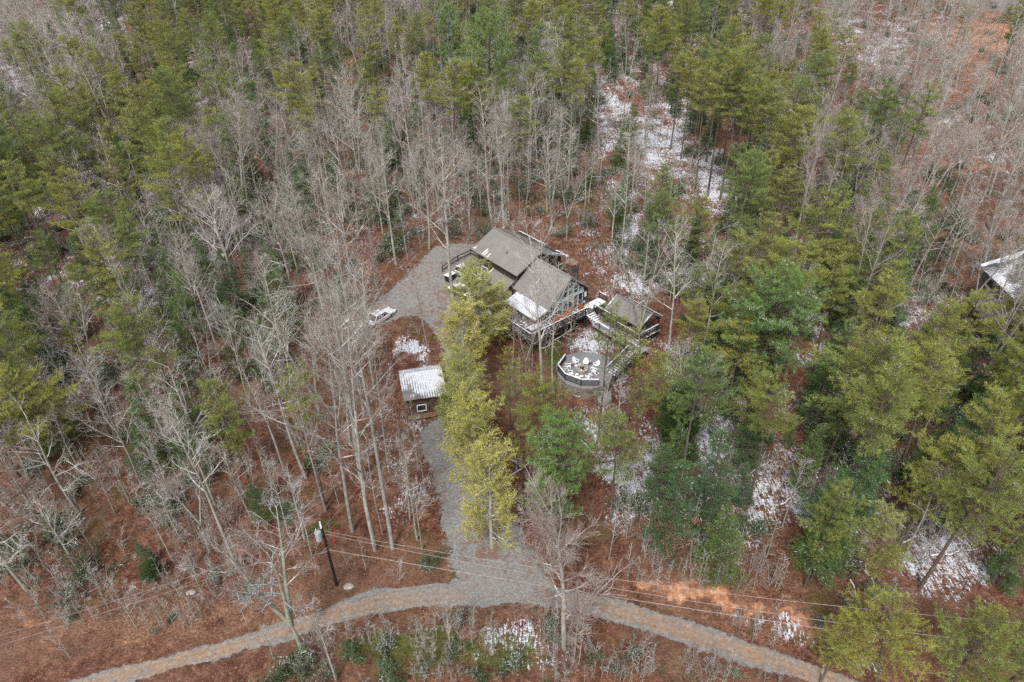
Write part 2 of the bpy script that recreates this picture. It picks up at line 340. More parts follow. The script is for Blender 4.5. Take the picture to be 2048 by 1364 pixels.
def grid_mesh(name, xs, ys, mat, kind='structure'):
    X, Y = np.meshgrid(xs, ys); Z = hgt(X, Y); V = np.c_[X.ravel(), Y.ravel(), Z.ravel()]
    nx, ny = len(xs), len(ys); i = np.arange((nx - 1) * (ny - 1)); r = i // (nx - 1); cidx = i % (nx - 1); a = r * nx + cidx
    Fc = np.c_[a, a + 1, a + nx + 1, a + nx]
    me = fast_mesh(name, V, Fc, [mat], smooth=True)
    px, py = proj(V)
    far = V[:, 1] < 5
    px = px + 60 * (vnoise(px, py, 55, 21) - .5) + 34 * (vnoise(px, py, 17, 22) - .5); py = py + 44 * (vnoise(px, py, 45, 23) - .5) + 26 * (vnoise(px, py, 15, 24) - .5)
    for nm, lst in (('snow', SNOWB), ('clay', CLAYB), ('green', GREENB), ('tan', TANB)):
        w = blobs(px, py, lst); w[far] = 0
        if nm == 'snow':
            b0 = .30 * sstep(760, 260, py) * vnoise(px, py, 130, 31) * 1.6 + .34 * sstep(1250, 1500, px) * sstep(1150, 1000, py) * vnoise(px, py, 90, 32) * 1.5 + .3 * sstep(420, 200, px) * sstep(1000, 700, py) * vnoise(px, py, 80, 33) * 1.5
            b0 = b0 * (1 - .65 * sstep(1400, 1600, px) * sstep(620, 500, py)); w = np.maximum(w, b0)
        a_ = me.attributes.new(nm, 'FLOAT', 'POINT'); a_.data.foreach_set('value', w.astype(np.float32))
    o = bpy.data.objects.new(name, me); col.objects.link(o); tag(o, kind=kind); return o
def spaced(a, b, fine, lo, hi, coarse):
    return np.unique(np.concatenate([np.arange(lo, a, coarse), np.arange(a, b, fine), np.arange(b, hi + 1, coarse)]))
grid_mesh('ground', spaced(-75, 75, 0.75, -420, 420, 3.0), np.unique(np.concatenate([np.arange(-60, 18, 6.0), np.arange(18, 125, 0.6), np.arange(125, 300, 1.6), np.arange(300, 700, 8.0)])), ground_mat())

def gravel_mat(name, drive):
    t = NT(name); p = t.pos()
    n = t.noise(3.5, 5, 0.8, p); n2 = t.noise(0.35, 4, 0.6, p); n3 = t.noise(9, 2, 0.7, p)
    c = t.ramp(n, [(0.3, (0.12, 0.116, 0.11)), (0.5, (0.205, 0.20, 0.193)), (0.7, (0.34, 0.333, 0.325))])
    c = t.mix(t.math('MULTIPLY', t.step(n2, 0.45, 0.7), 0.35), c, (0.25, 0.21, 0.175))
    if not drive:
        s = t.attr('across')                                        # 0 far verge .. 1 near verge
        mid = t.math('SUBTRACT', 1.0, t.math('ABSOLUTE', t.math('MULTIPLY', t.math('SUBTRACT', s, 0.5), 2.0)))
        wear = t.step(t.math('ADD', mid, t.math('MULTIPLY', t.math('SUBTRACT', t.noise(0.25, 4, 0.6, p), 0.5), 1.2)), 0.12, 0.45)
        c = t.mix(t.math('MULTIPLY', wear, t.math('MULTIPLY', t.attr('soil'), t.math('MULTIPLY', t.step(t.noise(1.4, 5, 0.8, p), 0.32, 0.6), 0.85))), c, t.ramp(n, [(0.3, (0.19, 0.115, 0.07)), (0.7, (0.42, 0.275, 0.175))]))
        s = t.math('ADD', s, t.math('MULTIPLY', t.math('SUBTRACT', t.noise(0.5, 4, 0.7, p), 0.5), 0.35)); bands = t.math('SINE', t.math('MULTIPLY', s, 20.0))
        c = t.mix(t.math('MULTIPLY', t.step(bands, 0.2, 1.0), 0.28), c, (0.17, 0.125, 0.10))
    leaf = t.math('MULTIPLY', t.step(t.math('ADD', t.noise(1.3, 5, 0.88, p), t.math('MULTIPLY', t.noise(0.16, 3, 0.6, p), 0.5)), 0.785 if drive else 0.85, 0.87 if drive else 0.93), 0.75 if drive else 0.6)
    c = t.mix(leaf, c, (0.17, 0.085, 0.055))
    t.base(c); t.set(0.9, 0.15); t.bump(t.math('ADD', n, n3), 0.5, 0.06)
    cut = t.math('GREATER_THAN', t.math('ADD', t.attr('edge'), t.math('MULTIPLY', t.math('SUBTRACT', t.noise(1.8, 6, 0.85, p), 0.5), 4.2 if drive else 3.2)), 0.0)
    tb_ = t.n('ShaderNodeBsdfTransparent'); mx = t.n('ShaderNodeMixShader'); t.l(cut, mx.inputs[0]); t.l(tb_.outputs[0], mx.inputs[1]); t.l(t.b.outputs[0], mx.inputs[2]); t.l(mx.outputs[0], t.out.inputs[0])
    return t.m
def sdist(X, Y, W):
    D = np.full(X.shape, 1e9); n = len(W)
    for k in range(n):
        a, b = W[k], W[(k + 1) % n]; d = b - a; L2 = max(d @ d, 1e-9); t_ = np.clip(((X - a[0]) * d[0] + (Y - a[1]) * d[1]) / L2, 0, 1)
        D = np.minimum(D, np.hypot(X - a[0] - t_ * d[0], Y - a[1] - t_ * d[1]))
    return np.where(in_poly(X, Y, W), D, -D)
def patch(name, poly_px, mat, cell, edge, lift=0.03, across=None, soil=None):
    W = np.array([gat(*q)[:2] for q in poly_px])
    x0, y0 = W.min(0) - 2; x1, y1 = W.max(0) + 2
    xs = np.arange(x0, x1, cell); ys = np.arange(y0, y1, cell); X, Y = np.meshgrid(xs, ys); SD = sdist(X, Y, W) + edge * 1.4 * (vnoise(X, Y, 2.5, 2) - .5)
    keep = SD > -edge - .4
    idx = -np.ones(X.shape, int); R, Cc = np.where(keep[:-1, :-1] & keep[1:, :-1] & keep[:-1, 1:] & keep[1:, 1:])
    used = np.zeros(X.shape, bool)
    for dr in (0, 1):
        for dc in (0, 1): used[R + dr, Cc + dc] = True
    idx[used] = np.arange(used.sum()); V = np.c_[X[used], Y[used], hgt(X[used], Y[used]) + lift]
    Fc = np.c_[idx[R, Cc], idx[R, Cc + 1], idx[R + 1, Cc + 1], idx[R + 1, Cc]]
    me = fast_mesh(name, V, Fc, [mat], smooth=True)
    a_ = me.attributes.new('edge', 'FLOAT', 'POINT'); a_.data.foreach_set('value', (SD[used] / edge).astype(np.float32))
    if across:
        px, py = proj(V); U = np.array(across[0]); Lw = np.array(across[1])[::-1]
        yu = np.interp(px, U[:, 0], U[:, 1]); yl = np.interp(px, Lw[:, 0], Lw[:, 1])
        a_ = me.attributes.new('across', 'FLOAT', 'POINT'); a_.data.foreach_set('value', np.clip((py - yu) / np.maximum(yl - yu, 1), 0, 1).astype(np.float32))
        sl = 1 - 0.85 * np.exp(-((px - 1000) / 190.0) ** 2)
        a_ = me.attributes.new('soil', 'FLOAT', 'POINT'); a_.data.foreach_set('value', sl.astype(np.float32))
    o = bpy.data.objects.new(name, me); col.objects.link(o); tag(o, kind='structure'); return W
ROAD_W = patch('gravel_road', ROAD, gravel_mat('road gravel', False), 0.3, 0.45, 0.030, (ROAD_U, ROAD_L))
DRIVE_W = patch('gravel_driveway', DRIVE, gravel_mat('drive gravel', True), 0.35, 0.8, 0.042)
FAR_W = patch('far_road', FAR_ROAD, gravel_mat('far gravel', True), 1.0, 1.2, 0.06)
#@@PART2
# ------------------------------------------------------------------ the house (local x = along the ridges towards the camera, y = away to the right)
UA = math.radians(38.64); VH = np.array([math.cos(UA), math.sin(UA)]); UH = np.array([VH[1], -VH[0]])
HO = at(1097.5, 617, 6.2)[:2]; HZ = 1.3; HR = math.atan2(UH[1], UH[0])
def h2w(u, v, z=0): q = HO + UH * u + VH * v; return np.array([q[0], q[1], z])
def siding(name, c, s=5.0):
    t = NT(name); o = t.obj(); w = t.n('ShaderNodeTexWave', wave_type='BANDS', bands_direction='DIAGONAL'); w.inputs['Scale'].default_value = s * 0.5; w.inputs['Distortion'].default_value = 0.2
    t.l(o, w.inputs['Vector']); n = t.noise(2.5, 4, 0.7, o)
    cc = t.mix(t.step(n, 0.3, 0.7), tuple(v * 0.7 for v in c), tuple(v * 1.25 for v in c))
    cc = t.mix(t.math('MULTIPLY', t.step(w.outputs['Fac'], 0.25, 0.0), 0.55), cc, tuple(v * 0.4 for v in c))
    t.base(cc); t.set(0.8, 0.2); return t.m
def metal_roof(name, c, snow=None, stain=0.25):
    t = NT(name); o = t.obj(); n = t.noise(0.7, 5, 0.65, o); n2 = t.noise(5, 3, 0.7, o)
    cc = t.mix(t.step(n, 0.25, 0.75), tuple(v * (1 - stain) for v in c), tuple(v * (1 + stain) for v in c))
    cc = t.mix(t.math('MULTIPLY', t.step(n2, 0.6, 0.75), 0.35), cc, tuple(v * 0.6 for v in c))
    if snow:
        w = snow(t, o); cc = t.mix(w, cc, t.mix(t.noise(3, 3, 0.6, o), (0.55, 0.57, 0.62), (0.92, 0.93, 0.96)))
    t.base(cc); t.set(0.42, 0.5, 0.15); t.bump(n, 0.15, 0.05); return t.m
M['wall_brown'] = siding('dark brown siding', (0.060, 0.042, 0.038))
M['roof_taupe'] = metal_roof('taupe metal roof', (0.25, 0.233, 0.217), stain=0.11)
M['trim_dark'] = simple('dark trim', (0.07, 0.055, 0.05))
M['frame_blue'] = simple('pale blue grey window frame', (0.40, 0.47, 0.50), var=0.1)
M['white_paint'] = simple('white paint', (0.74, 0.75, 0.76), var=0.08)
M['chim'] = siding('chimney brown', (0.105, 0.070, 0.058), 3)
M['chimcap'] = simple('rusty cap', (0.19, 0.085, 0.06))
M['steel'] = simple('galvanised steel', (0.50, 0.51, 0.52), 0.35, 0.5, 0.6)
def glass_mat(name):
    t = NT(name); o = t.obj(); n = t.noise(1.3, 4, 0.7, o)
    t.base(t.mix(t.step(n, 0.40, 0.62), (0.012, 0.022, 0.028), (0.055, 0.040, 0.034))); t.set(0.05, 0.9); t.bump(t.noise(0.8, 2, 0.5, o), 0.05, 0.1); return t.m
M['glass'] = glass_mat('window glass')
M['deck'] = simple('weathered deck boards', (0.13, 0.115, 0.105), snow=0.25, sscale=2.5)
M['rail'] = simple('dark stained rail', (0.045, 0.038, 0.036), snow=0.0)
M['rail_snow'] = simple('snow capped rail', (0.14, 0.13, 0.125), snow=1.05, sscale=2.0)
M['snow'] = simple('lying snow', (0.80, 0.82, 0.86), 0.7, 0.2, var=0.10, scale=2.5)
M['snow_mottled'] = simple('thin snow over boards', (0.15, 0.13, 0.12), snow=1.0, sscale=1.8)

house = thing('metal_roofed_house', 'dark brown house with stepped taupe metal roofs, glazed gable and brick chimney', 'house', (HO[0], HO[1], HZ), HR)
OFFH = (0, 0, HZ)
def volume(u0, u1, v0, v1, ze, vr, zr, z0):
    mb = MB(); prof = [(v0, z0), (v1, z0), (v1, ze), (vr, zr), (v0, ze)]
    mb.prism([(u1, v, z) for v, z in prof], u1 - u0, (-1, 0, 0)); return mb
def roof_slope(mb, A, B, C, D, th=0.14, rib=0.42, rw=0.05, rh=0.045):
    """A,B lower edge, C,D upper edge (A under D); standing seams run from the lower to the upper edge"""
    A, B, C, D = (np.array(q, float) for q in (A, B, C, D)); nrm = np.cross(B - A, D - A); nrm /= np.linalg.norm(nrm)
    if nrm[2] < 0: nrm = -nrm
    mb.prism([A, B, C, D], th, -nrm)
    k = max(2, int(np.linalg.norm(B - A) / rib))
    for i in range(k + 1):
        f = i / k; f = min(max(f, 0.004), 0.996); p = A + (B - A) * f + nrm * rh / 2; q = D + (C - D) * f + nrm * rh / 2
        mb.bar(p + (q - p) * 0.003, q - (q - p) * 0.003, rw, rh)
    return mb
volume(-6.9, -0.4, 0.4, 7.4, 6.26, 3.9, 9.08, 0.6).build('wall', M['wall_brown'], house, OFFH)
volume(-16.2, -7.4, 0.9, 8.9, 8.12, 4.45, 9.72, 1.8).build('wall', M['wall_brown'], house, OFFH)
MB().box((-10.4, 0.3, 3.7), (4.2, 1.9, 3.6)).build('wall', M['wall_brown'], house, OFFH)
def roof_obj(quads, lbl=None, mat='roof_taupe', ridge=None, **k):
    mb = MB()
    for q in quads: roof_slope(mb, *q, **k)
    if ridge: mb.bar(ridge[0], ridge[1], 0.28, 0.10)
    o = mb.build('roof', M[mat], house, OFFH)
    if lbl: o['label'] = lbl
    return o
roof_obj([((-7.1, -0.15, 6.10), (0.15, -0.15, 6.10), (0.15, 3.85, 9.32), (-7.1, 3.85, 9.32)),
          ((0.15, 7.95, 6.10), (-7.1, 7.95, 6.10), (-7.1, 3.87, 9.325), (0.15, 3.87, 9.325))], 'steep taupe metal roof over the glazed gable', ridge=((-7.1, 3.86, 9.36), (0.18, 3.86, 9.36)))
roof_obj([((-17.0, 0.25, 7.95), (-6.75, 0.25, 7.95), (-6.75, 4.45, 9.98), (-17.0, 4.45, 9.98)),
          ((-6.75, 9.5, 7.75), (-17.0, 9.5, 7.75), (-17.0, 4.47, 9.985), (-6.75, 4.47, 9.985))], 'long low pitched taupe roof of the rear wing', ridge=((-17.0, 4.46, 10.02), (-6.72, 4.46, 10.02)))
roof_obj([((-12.7, -0.95, 5.4), (-8.0, -0.95, 5.4), (-8.0, 1.2, 6.55), (-12.7, 1.2, 6.55))], 'small lean to roof below the rear wing')
def snow_porch(t, o):
    w = t.n('ShaderNodeTexWave', wave_type='BANDS', bands_direction='X'); w.inputs['Scale'].default_value = 1.25; w.inputs['Distortion'].default_value = 1.0; w.inputs['Detail'].default_value = 2
    t.l(o, w.inputs['Vector'])
    s = t.math('ADD', w.outputs['Fac'], t.math('MULTIPLY', t.noise(1.2, 4, 0.7, o), 0.9)); return t.step(s, 0.42, 0.55)
M['roof_porch'] = metal_roof('snow covered porch roof', (0.20, 0.18, 0.17), snow_porch)
roof_obj([((-6.3, -2.25, 5.22), (-0.15, -2.25, 5.22), (-0.15, 0.28, 5.95), (-6.3, 0.28, 5.95))], 'snow covered porch roof with dark seams', 'roof_porch', rib=0.5, rh=0.03)
for u in (-6.1, -3.2, -0.35):
    MB().bar((u, -2.1, 0.6), (u, -2.1, 5.15), 0.16).build('post', M['trim_dark'], house, OFFH)
# chimney
ch = MB().box((-1.35, 5.2, 7.3), (1.15, 1.25, 6.2)).build('chimney', M['chim'], house, OFFH)
MB().box((-1.35, 5.2, 10.45), (1.3, 1.4, 0.12)).build('cap', M['chimcap'], ch)
MB().cyl((-2.2, 5.0, 8.2), 0.12, 0.12, 3.0, 10).cyl((-2.2, 5.0, 11.2), 0.30, 0.22, 0.16, 12).build('flue_pipe', M['steel'], house, OFFH)
MB().cyl((-11.2, 2.2, 8.85), 0.07, 0.07, 0.35, 8).build('vent_pipe', M['trim_dark'], house, OFFH)
# glazed gable
vs = [0.95, 1.86, 2.77, 3.68, 4.59, 5.5, 6.41]
def gz(v): return 9.0 - abs(v - 3.9) * 0.79 - 0.38
XF = -0.4
for i in range(6):
    a, b = vs[i], vs[i + 1]
    for lower in (True, False):
        if lower: z0, za, zb = 4.0, 6.05, 6.05
        else: z0, za, zb = 6.4, gz(a), gz(b)
        if not lower and min(za, zb) < 6.7: za = max(za, 6.6); zb = max(zb, 6.6)
        pts = [(XF + 0.05, a + .05, z0), (XF + 0.05, b - .05, z0), (XF + 0.05, b - .05, zb), (XF + 0.05, a + .05, za)]
        if not lower and a < 3.9 < b: pts.insert(3, (XF + 0.05, 3.9, gz(3.9)))
        w = MB().prism(pts, 0.045, (-1, 0, 0)).build('window', M['glass'], house, OFFH)
        f = MB(); e = XF + 0.075
        n = len(pts)
        for k in range(n):
            p, q = pts[k], pts[(k + 1) % n]
            f.bar((e, p[1], p[2]), (e, q[1], q[2]), 0.10, 0.09)
        if not lower: f.bar((e + .003, a, (z0 + min(za, zb)) / 2 + .15), (e + .003, b, (z0 + min(za, zb)) / 2 + .15), 0.06)
        f.build('frame', M['frame_blue'], w)
MB().box((XF + 0.1, 3.68, 6.22), (0.14, 5.6, 0.26)).build('beam', M['frame_blue'], house, OFFH)
MB().bar((0.06, -0.1, 6.08), (0.06, 3.84, 9.25), 0.08, 0.2).bar((0.06, 3.88, 9.25), (0.06, 7.9, 6.08), 0.08, 0.2).build('bargeboard', M['trim_dark'], house, OFFH)
w = MB().box((XF + 0.03, 6.95, 5.45), (0.06, 0.35, 0.75)).build('wall_panel', M['white_paint'], house, OFFH)
MB().box((XF + 0.06, 6.75, 4.35), (0.1, 0.16, 0.3)).build('outlet_box', M['white_paint'], house, OFFH)
for u in (-14.6, -9.2):
    w = MB().box((u, 0.87, 5.1), (1.3, 0.08, 1.3)).build('window', M['glass'], house, OFFH)
    MB().bar((u - .7, .82, 5.8), (u + .7, .82, 5.8), .1).bar((u - .7, .82, 4.4), (u + .7, .82, 4.4), .1).bar((u - .7, .82, 4.45), (u - .7, .82, 5.75), .1).bar((u + .7, .82, 4.45), (u + .7, .82, 5.75), .1).bar((u - .65, .82, 5.1), (u + .65, .82, 5.1), .05).build('frame', M['white_paint'], w)
def ragged(pts, z0, lift=0.0):
    return pts
def snow_strip(name, P, Q, width, up, parent, off, n=26, seed=0, th=0.05, mat=None):
    """a ragged thin sheet of snow from P to Q, `up` is the direction it spreads over the slope"""
    P, Q, up = (np.array(a, float) for a in (P, Q, up)); r = np.random.default_rng(seed); nrm = np.cross(Q - P, up); nrm /= np.linalg.norm(nrm)
    if nrm[2] < 0: nrm = -nrm
    ws = width * np.clip(0.55 + 0.6 * np.convolve(r.normal(size=n + 4), np.ones(3) / 3, 'same')[:n], 0.04, 1.3)
    mb = MB()
    for i in range(n - 1):
        a = P + (Q - P) * i / (n - 1); b = P + (Q - P) * (i + 1) / (n - 1)
        mb.prism([a + nrm * th, b + nrm * th, b + up * ws[i + 1] + nrm * th, a + up * ws[i] + nrm * th], th * 0.9, -nrm)
    return mb.build(name, mat or M['snow'], parent, off)
upb = np.array([0, -5.03, 2.235]); upb /= np.linalg.norm(upb); upa = np.array([0, 4.2, 2.03]); upa /= np.linalg.norm(upa)
snow_strip('snow', (-11.5, 9.45, 7.84), (-16.9, 9.45, 7.84), 0.55, upb, house, OFFH, seed=2)
snow_strip('snow', (-6.8, 9.45, 7.84), (-8.9, 9.45, 7.84), 0.5, upb, house, OFFH, seed=4, n=14)
snow_strip('snow', (-7.0, 9.4, 7.85), (-7.0, 7.0, 8.92), 0.3, (-1, 0, 0), house, OFFH, seed=5, n=14)
for q in range(4): snow_strip('snow', (-14.6 + .38 * q, 0.4, 8.05), (-14.42 + .38 * q, 0.4, 8.05), 1.1, upa, house, OFFH, seed=20 + q, n=3)
for q in range(3): snow_strip('snow', (-16.9 + .2 * q, 0.5, 8.11), (-16.8 + .2 * q, 0.5, 8.11), 0.8, upa, house, OFFH, seed=40 + q, n=3)
upl = np.array([0, 2.15, 1.15]); upl /= np.linalg.norm(upl)
snow_strip('snow', (-12.72, -0.9, 5.46), (-12.72, 1.1, 6.53), 0.16, (1, 0, 0), house, OFFH, seed=7, n=12)

# ------------------------------------------------------------------ deck, stairs and boardwalk
deck = thing('wooden_deck', 'dark wooden deck with snow dusted railings wrapping the glazed gable', 'deck', (HO[0], HO[1], HZ), HR)
DZ = 3.85
def boards(mb, u0, u1, v0, v1, z, along='v', w=0.145, gap=0.012, th=0.04):
    if along == 'v':
        n = int((u1 - u0) / w)
        for i in range(n): mb.box(((u0 + (i + .5) * (u1 - u0) / n), (v0 + v1) / 2, z - th / 2), ((u1 - u0) / n - gap, v1 - v0, th))
    else:
        n = int((v1 - v0) / w)
        for i in range(n): mb.box(((u0 + u1) / 2, (v0 + (i + .5) * (v1 - v0) / n), z - th / 2), (u1 - u0, (v1 - v0) / n - gap, th))
    return mb
boards(MB(), -0.38, 1.55, -4.25, 6.85, DZ).build('deck_floor', M['deck'], deck, OFFH)
boards(MB(), -6.4, -0.39, -4.25, 0.38, DZ - .006, 'u').build('deck_floor', M['deck'], deck, OFFH)
boards(MB(), -0.38, 1.1, 6.86, 9.6, DZ - .003).build('deck_floor', M['snow_mottled'], deck, OFFH)['label'] = 'snow covered end of the deck'
rim = MB()
rim.bar((1.56, -4.28, DZ - .18), (1.56, 6.85, DZ - .18), .06, .26).bar((-6.4, -4.28, DZ - .18), (1.56, -4.28, DZ - .18), .06, .26).bar((1.12, 6.9, DZ - .18), (1.12, 9.6, DZ - .18), .06, .26)
rim.build('rim_joist', M['rail'], deck, OFFH)
def railing(parent, off, pts, h=1.0, mat_cap='rail_snow', mat='rail', mid=3, pickets=False, post_gap=1.9, name='railing', zb=0.0):
    """pts: 3D floor points; posts as parts, the rails of each straight run one part"""
    for a, b in zip(pts[:-1], pts[1:]):
        a = np.array(a, float); b = np.array(b, float); L = np.linalg.norm(b - a); n = max(1, round(L / post_gap))
        mb = MB(); e = (b - a) / L * 0.09
        if pickets:
            mb.bar(a + e + [0, 0, .12], b - e + [0, 0, .12], .05, .07).bar(a + e + [0, 0, h - .1], b - e + [0, 0, h - .1], .05, .07)
            k = int(L / 0.15)
            for i in range(1, k): p = a + (b - a) * i / k; mb.bar(p + [0, 0, .15], p + [0, 0, h - .13], .045)
        else:
            for i in range(mid): z = h * (0.22 + 0.6 * i / max(1, mid - 1)); mb.bar(a + e + [0, 0, z], b - e + [0, 0, z], .045, .09)
        if not mb.v: mb.bar(a + e + [0, 0, h * .5], b - e + [0, 0, h * .5], .03, .03)
        r = mb.build(name, M[mat], parent, off)
        MB().bar(a + [0, 0, h + .02], b + [0, 0, h + .02], .15, .045).build('handrail', M[mat_cap], r)
        for i in range(n + 1):
            if i == n and b is not None and not np.allclose(b, np.array(pts[-1], float)): continue
            p = a + (b - a) * i / n; MB().bar(p - [0, 0, zb], p + [0, 0, h - .005], .11).build('post', M[mat], parent, off)
railing(deck, OFFH, [(-6.35, -4.2, DZ), (1.5, -4.2, DZ), (1.5, 5.2, DZ)], 1.0)
railing(deck, OFFH, [(1.5, 6.75, DZ), (3.25, 6.75, DZ), (5.6, 6.75, DZ)], 1.0)
railing(deck, OFFH, [(-0.2, 9.55, DZ), (1.05, 9.55, DZ)], 1.0)
for u, v in [(1.4, -4.1), (1.4, -1.6), (1.4, 1.0), (1.4, 3.3), (1.4, 5.2), (-3, -4.1), (-6.2, -4.1)]:
    MB().bar((u, v, 0.2), (u, v, DZ - .05), .16).build('support_post', M['rail'], deck, OFFH)
st = MB()
for i in range(5): st.box((1.75 + .28 * i, 5.95, DZ - .17 * (i + 1)), (.27, 1.25, .05))
st.bar((1.6, 5.28, DZ - .1), (3.05, 5.28, DZ - .98), .05, .25).bar((1.6, 6.62, DZ - .1), (3.05, 6.62, DZ - .98), .05, .25)
st.build('stairs', M['snow_mottled'], deck, OFFH)
# bench and covered items on the low deck corner
WZ = 2.95
walk = thing('boardwalk', 'long grey boardwalk below the deck with a snow white handrail', 'walkway', (*h2w(7, 6, 0)[:2], 1.6), HR)
OFW = (7, 6, 1.6)
boards(MB(), 2.9, 11.4, 5.0, 6.7, WZ, 'u').build('walk_floor', simple('grey boards', (0.27, 0.265, 0.25), snow=0.1, sscale=3), walk, OFW)
railing(walk, OFW, [(1.9, 5.05, WZ + .1), (11.3, 5.05, WZ)], 0.95, 'snow', mid=0, post_gap=2.3, zb=1.6)
boards(MB(), 9.9, 11.4, 4.2, 5.0, WZ - .003, 'v').build('walk_floor', M['deck'], walk, OFW)
flight = MB(); zt = 1.6
for i in range(11):
    flight.box((10.75, 4.15 - .32 * i, WZ - .13 * (i + 1)), (1.25, .27, .05))
flight.build('stairs', M['snow_mottled'], walk, OFW)
for u in (10.08, 11.42):
    mb = MB().bar((u, 4.3, WZ - .15), (u, .8, WZ - 1.62), .06, .28); mb.build('stringer', M['rail'], walk, OFW)
    r = MB().bar((u, 4.2, WZ + .4), (u, .75, WZ - 1.05), .05, .08).bar((u, 4.2, WZ + .7), (u, .75, WZ - .7), .05, .08).build('railing', M['rail'], walk, OFW)
    MB().bar((u, 4.25, WZ + .95), (u, .7, WZ - .48), .12, .05).build('handrail', M['rail_snow'], r)
    for v in (4.2, 2.5, .8): MB().bar((u, v, WZ - .15 - (4.2 - v) * .42 - .6), (u, v, WZ + .9 - (4.2 - v) * .41), .1).build('post', M['rail'], walk, OFW)
# ------------------------------------------------------------------ pavilion
pav = thing('garden_pavilion', 'open sided pavilion with ribbed taupe gable roof beside the boardwalk', 'pavilion', (*h2w(6.4, 9, 0)[:2], 2.2), HR)
OFP = (6.4, 9.0, 2.2)
pm = MB(); roof_slope(pm, (3.35, 6.9, 5.0), (9.55, 6.9, 5.0), (9.55, 9.0, 6.28), (3.35, 9.0, 6.28), rib=.3, rh=.06); roof_slope(pm, (9.55, 11.2, 4.95), (3.35, 11.2, 4.95), (3.35, 9.02, 6.28), (9.55, 9.02, 6.28), rib=.3, rh=.06)
pm.bar((3.35, 9.01, 6.33), (9.56, 9.01, 6.33), .3, .08)
pm.build('roof', M['roof_taupe'], pav, OFP)
snow_strip('snow', (3.4, 6.95, 5.08), (3.4, 8.9, 6.3), 0.16, (1, 0, 0), pav, OFP, seed=9, n=12); snow_strip('snow', (9.5, 6.95, 5.08), (9.5, 8.9, 6.3), 0.15, (-1, 0, 0), pav, OFP, seed=10, n=12)
snow_strip('snow', (3.4, 11.15, 5.06), (9.5, 11.15, 5.06), 0.2, (0, -.86, .5), pav, OFP, seed=12, n=22)
for u in (3.7, 6.4, 9.2):
    for v in (7.2, 10.8): MB().bar((u, v, 1.2), (u, v, 4.95), .16).build('post', M['rail'], pav, OFP)
boards(MB(), 3.4, 9.5, 6.9, 11.1, 2.9, 'u').build('pavilion_floor', M['deck'], pav, OFP)
MB().bar((3.5, 7.2, 4.85), (9.4, 7.2, 4.85), .12, .22).bar((3.5, 10.8, 4.8), (9.4, 10.8, 4.8), .12, .22).bar((9.2, 7.3, 4.84), (9.2, 10.7, 4.84), .12, .2).build('beam', M['rail'], pav, OFP)
railing(pav, OFP, [(3.8, 7.1, 2.9), (9.3, 7.1, 2.9), (9.3, 10.8, 2.9)], 0.95, mid=3, post_gap=2.7)
tb = thing('hot_tub', 'dark hot tub with blue grey cover between house corner and pavilion', 'hot tub', h2w(2.35, 9.7, 2.9), HR)
MB().box((0, 0, .45), (1.9, 1.9, .9), taper=.97).build('tub_shell', M['trim_dark'], tb)
MB().box((0, 0, .96), (1.95, 1.95, .11), taper=.96).box((0, 0, 1.03), (.06, 1.9, .04)).build('cover', simple('blue grey vinyl', (0.07, 0.10, 0.12), .4, .5), tb)
MB().box((0, 0, -.9), (2.3, 2.3, 1.75)).build('plinth', M['rail'], tb)
# ------------------------------------------------------------------ fire pit terrace
FC = np.array([9.01, 67.0]); FZ = 1.45
def stone_mat(name, c1, c2, sx=2.2):
    t = NT(name); o = t.obj(); mp = t.n('ShaderNodeMapping'); mp.inputs['Scale'].default_value = (1, 1, 3.4); t.l(o, mp.inputs[0])
    v = t.n('ShaderNodeTexVoronoi'); v.inputs['Scale'].default_value = sx; t.l(mp.outputs[0], v.inputs['Vector'])
    ve = t.n('ShaderNodeTexVoronoi', feature='DISTANCE_TO_EDGE'); ve.inputs['Scale'].default_value = sx; t.l(mp.outputs[0], ve.inputs['Vector'])
    hv = t.n('ShaderNodeSeparateColor'); t.l(v.outputs['Color'], hv.inputs[0])
    cc = t.mix(hv.outputs[0], c1, c2); cc = t.mix(t.math('MULTIPLY', t.step(hv.outputs[1], .75, .95), .5), cc, (0.33, 0.18, 0.10))
    cc = t.mix(t.step(ve.outputs[0], 0.07, 0.02), cc, (0.03, 0.026, 0.022)); t.base(cc); t.set(.9, .15); t.bump(ve.outputs[0], .8, .1); return t.m
M['stone'] = stone_mat('stacked stone', (0.13, 0.12, 0.105), (0.27, 0.245, 0.21))
terr = thing('fire_pit_terrace', 'raised round gravel terrace with curved stacked stone retaining wall and picket railing', 'terrace', (FC[0], FC[1], 0.0))
RTn = [np.linalg.norm(at(px, py, FZ + 1.0)[:2] - FC) for px, py in [(1131, 708), (1116, 729), (1130.5, 747), (1162, 758.5), (1198, 759)]]; TR = max(RTn) + .22
a = np.arange(0, 41) / 40 * math.radians(250) + math.radians(125); r_in, r_out = TR - .45, TR
mb = MB(); V = []
for k, t_ in enumerate(a):
    w = 0.05 * math.sin(k * 1.7); zt_ = FZ - .06 + .03 * math.sin(k * 2.3)
    zt_ -= 0.9 * max(0, (k - 32) / 8.0) ** 1.3 * (1 if k > 32 else 0)
    for rr, zz in ((r_out + .30 + w, -1.3), (r_out + w, zt_), (r_in, zt_), (r_in, -1.3)): V.append((rr * math.cos(t_), rr * math.sin(t_), zz))
Fc = [(4 * k + i, 4 * k + 4 + i, 4 * k + 5 + i, 4 * k + 1 + i) for k in range(40) for i in range(3)] + [(0, 1, 2, 3), (163, 162, 161, 160)]
mb.add(V, Fc); mb.build('retaining_wall', M['stone'], terr)
pave = NT('grey fines'); p_ = pave.pos(); n_ = pave.noise(4, 5, .8, p_); c_ = pave.ramp(n_, [(.3, (.155, .155, .165)), (.55, (.235, .235, .245)), (.75, (.34, .34, .35))])
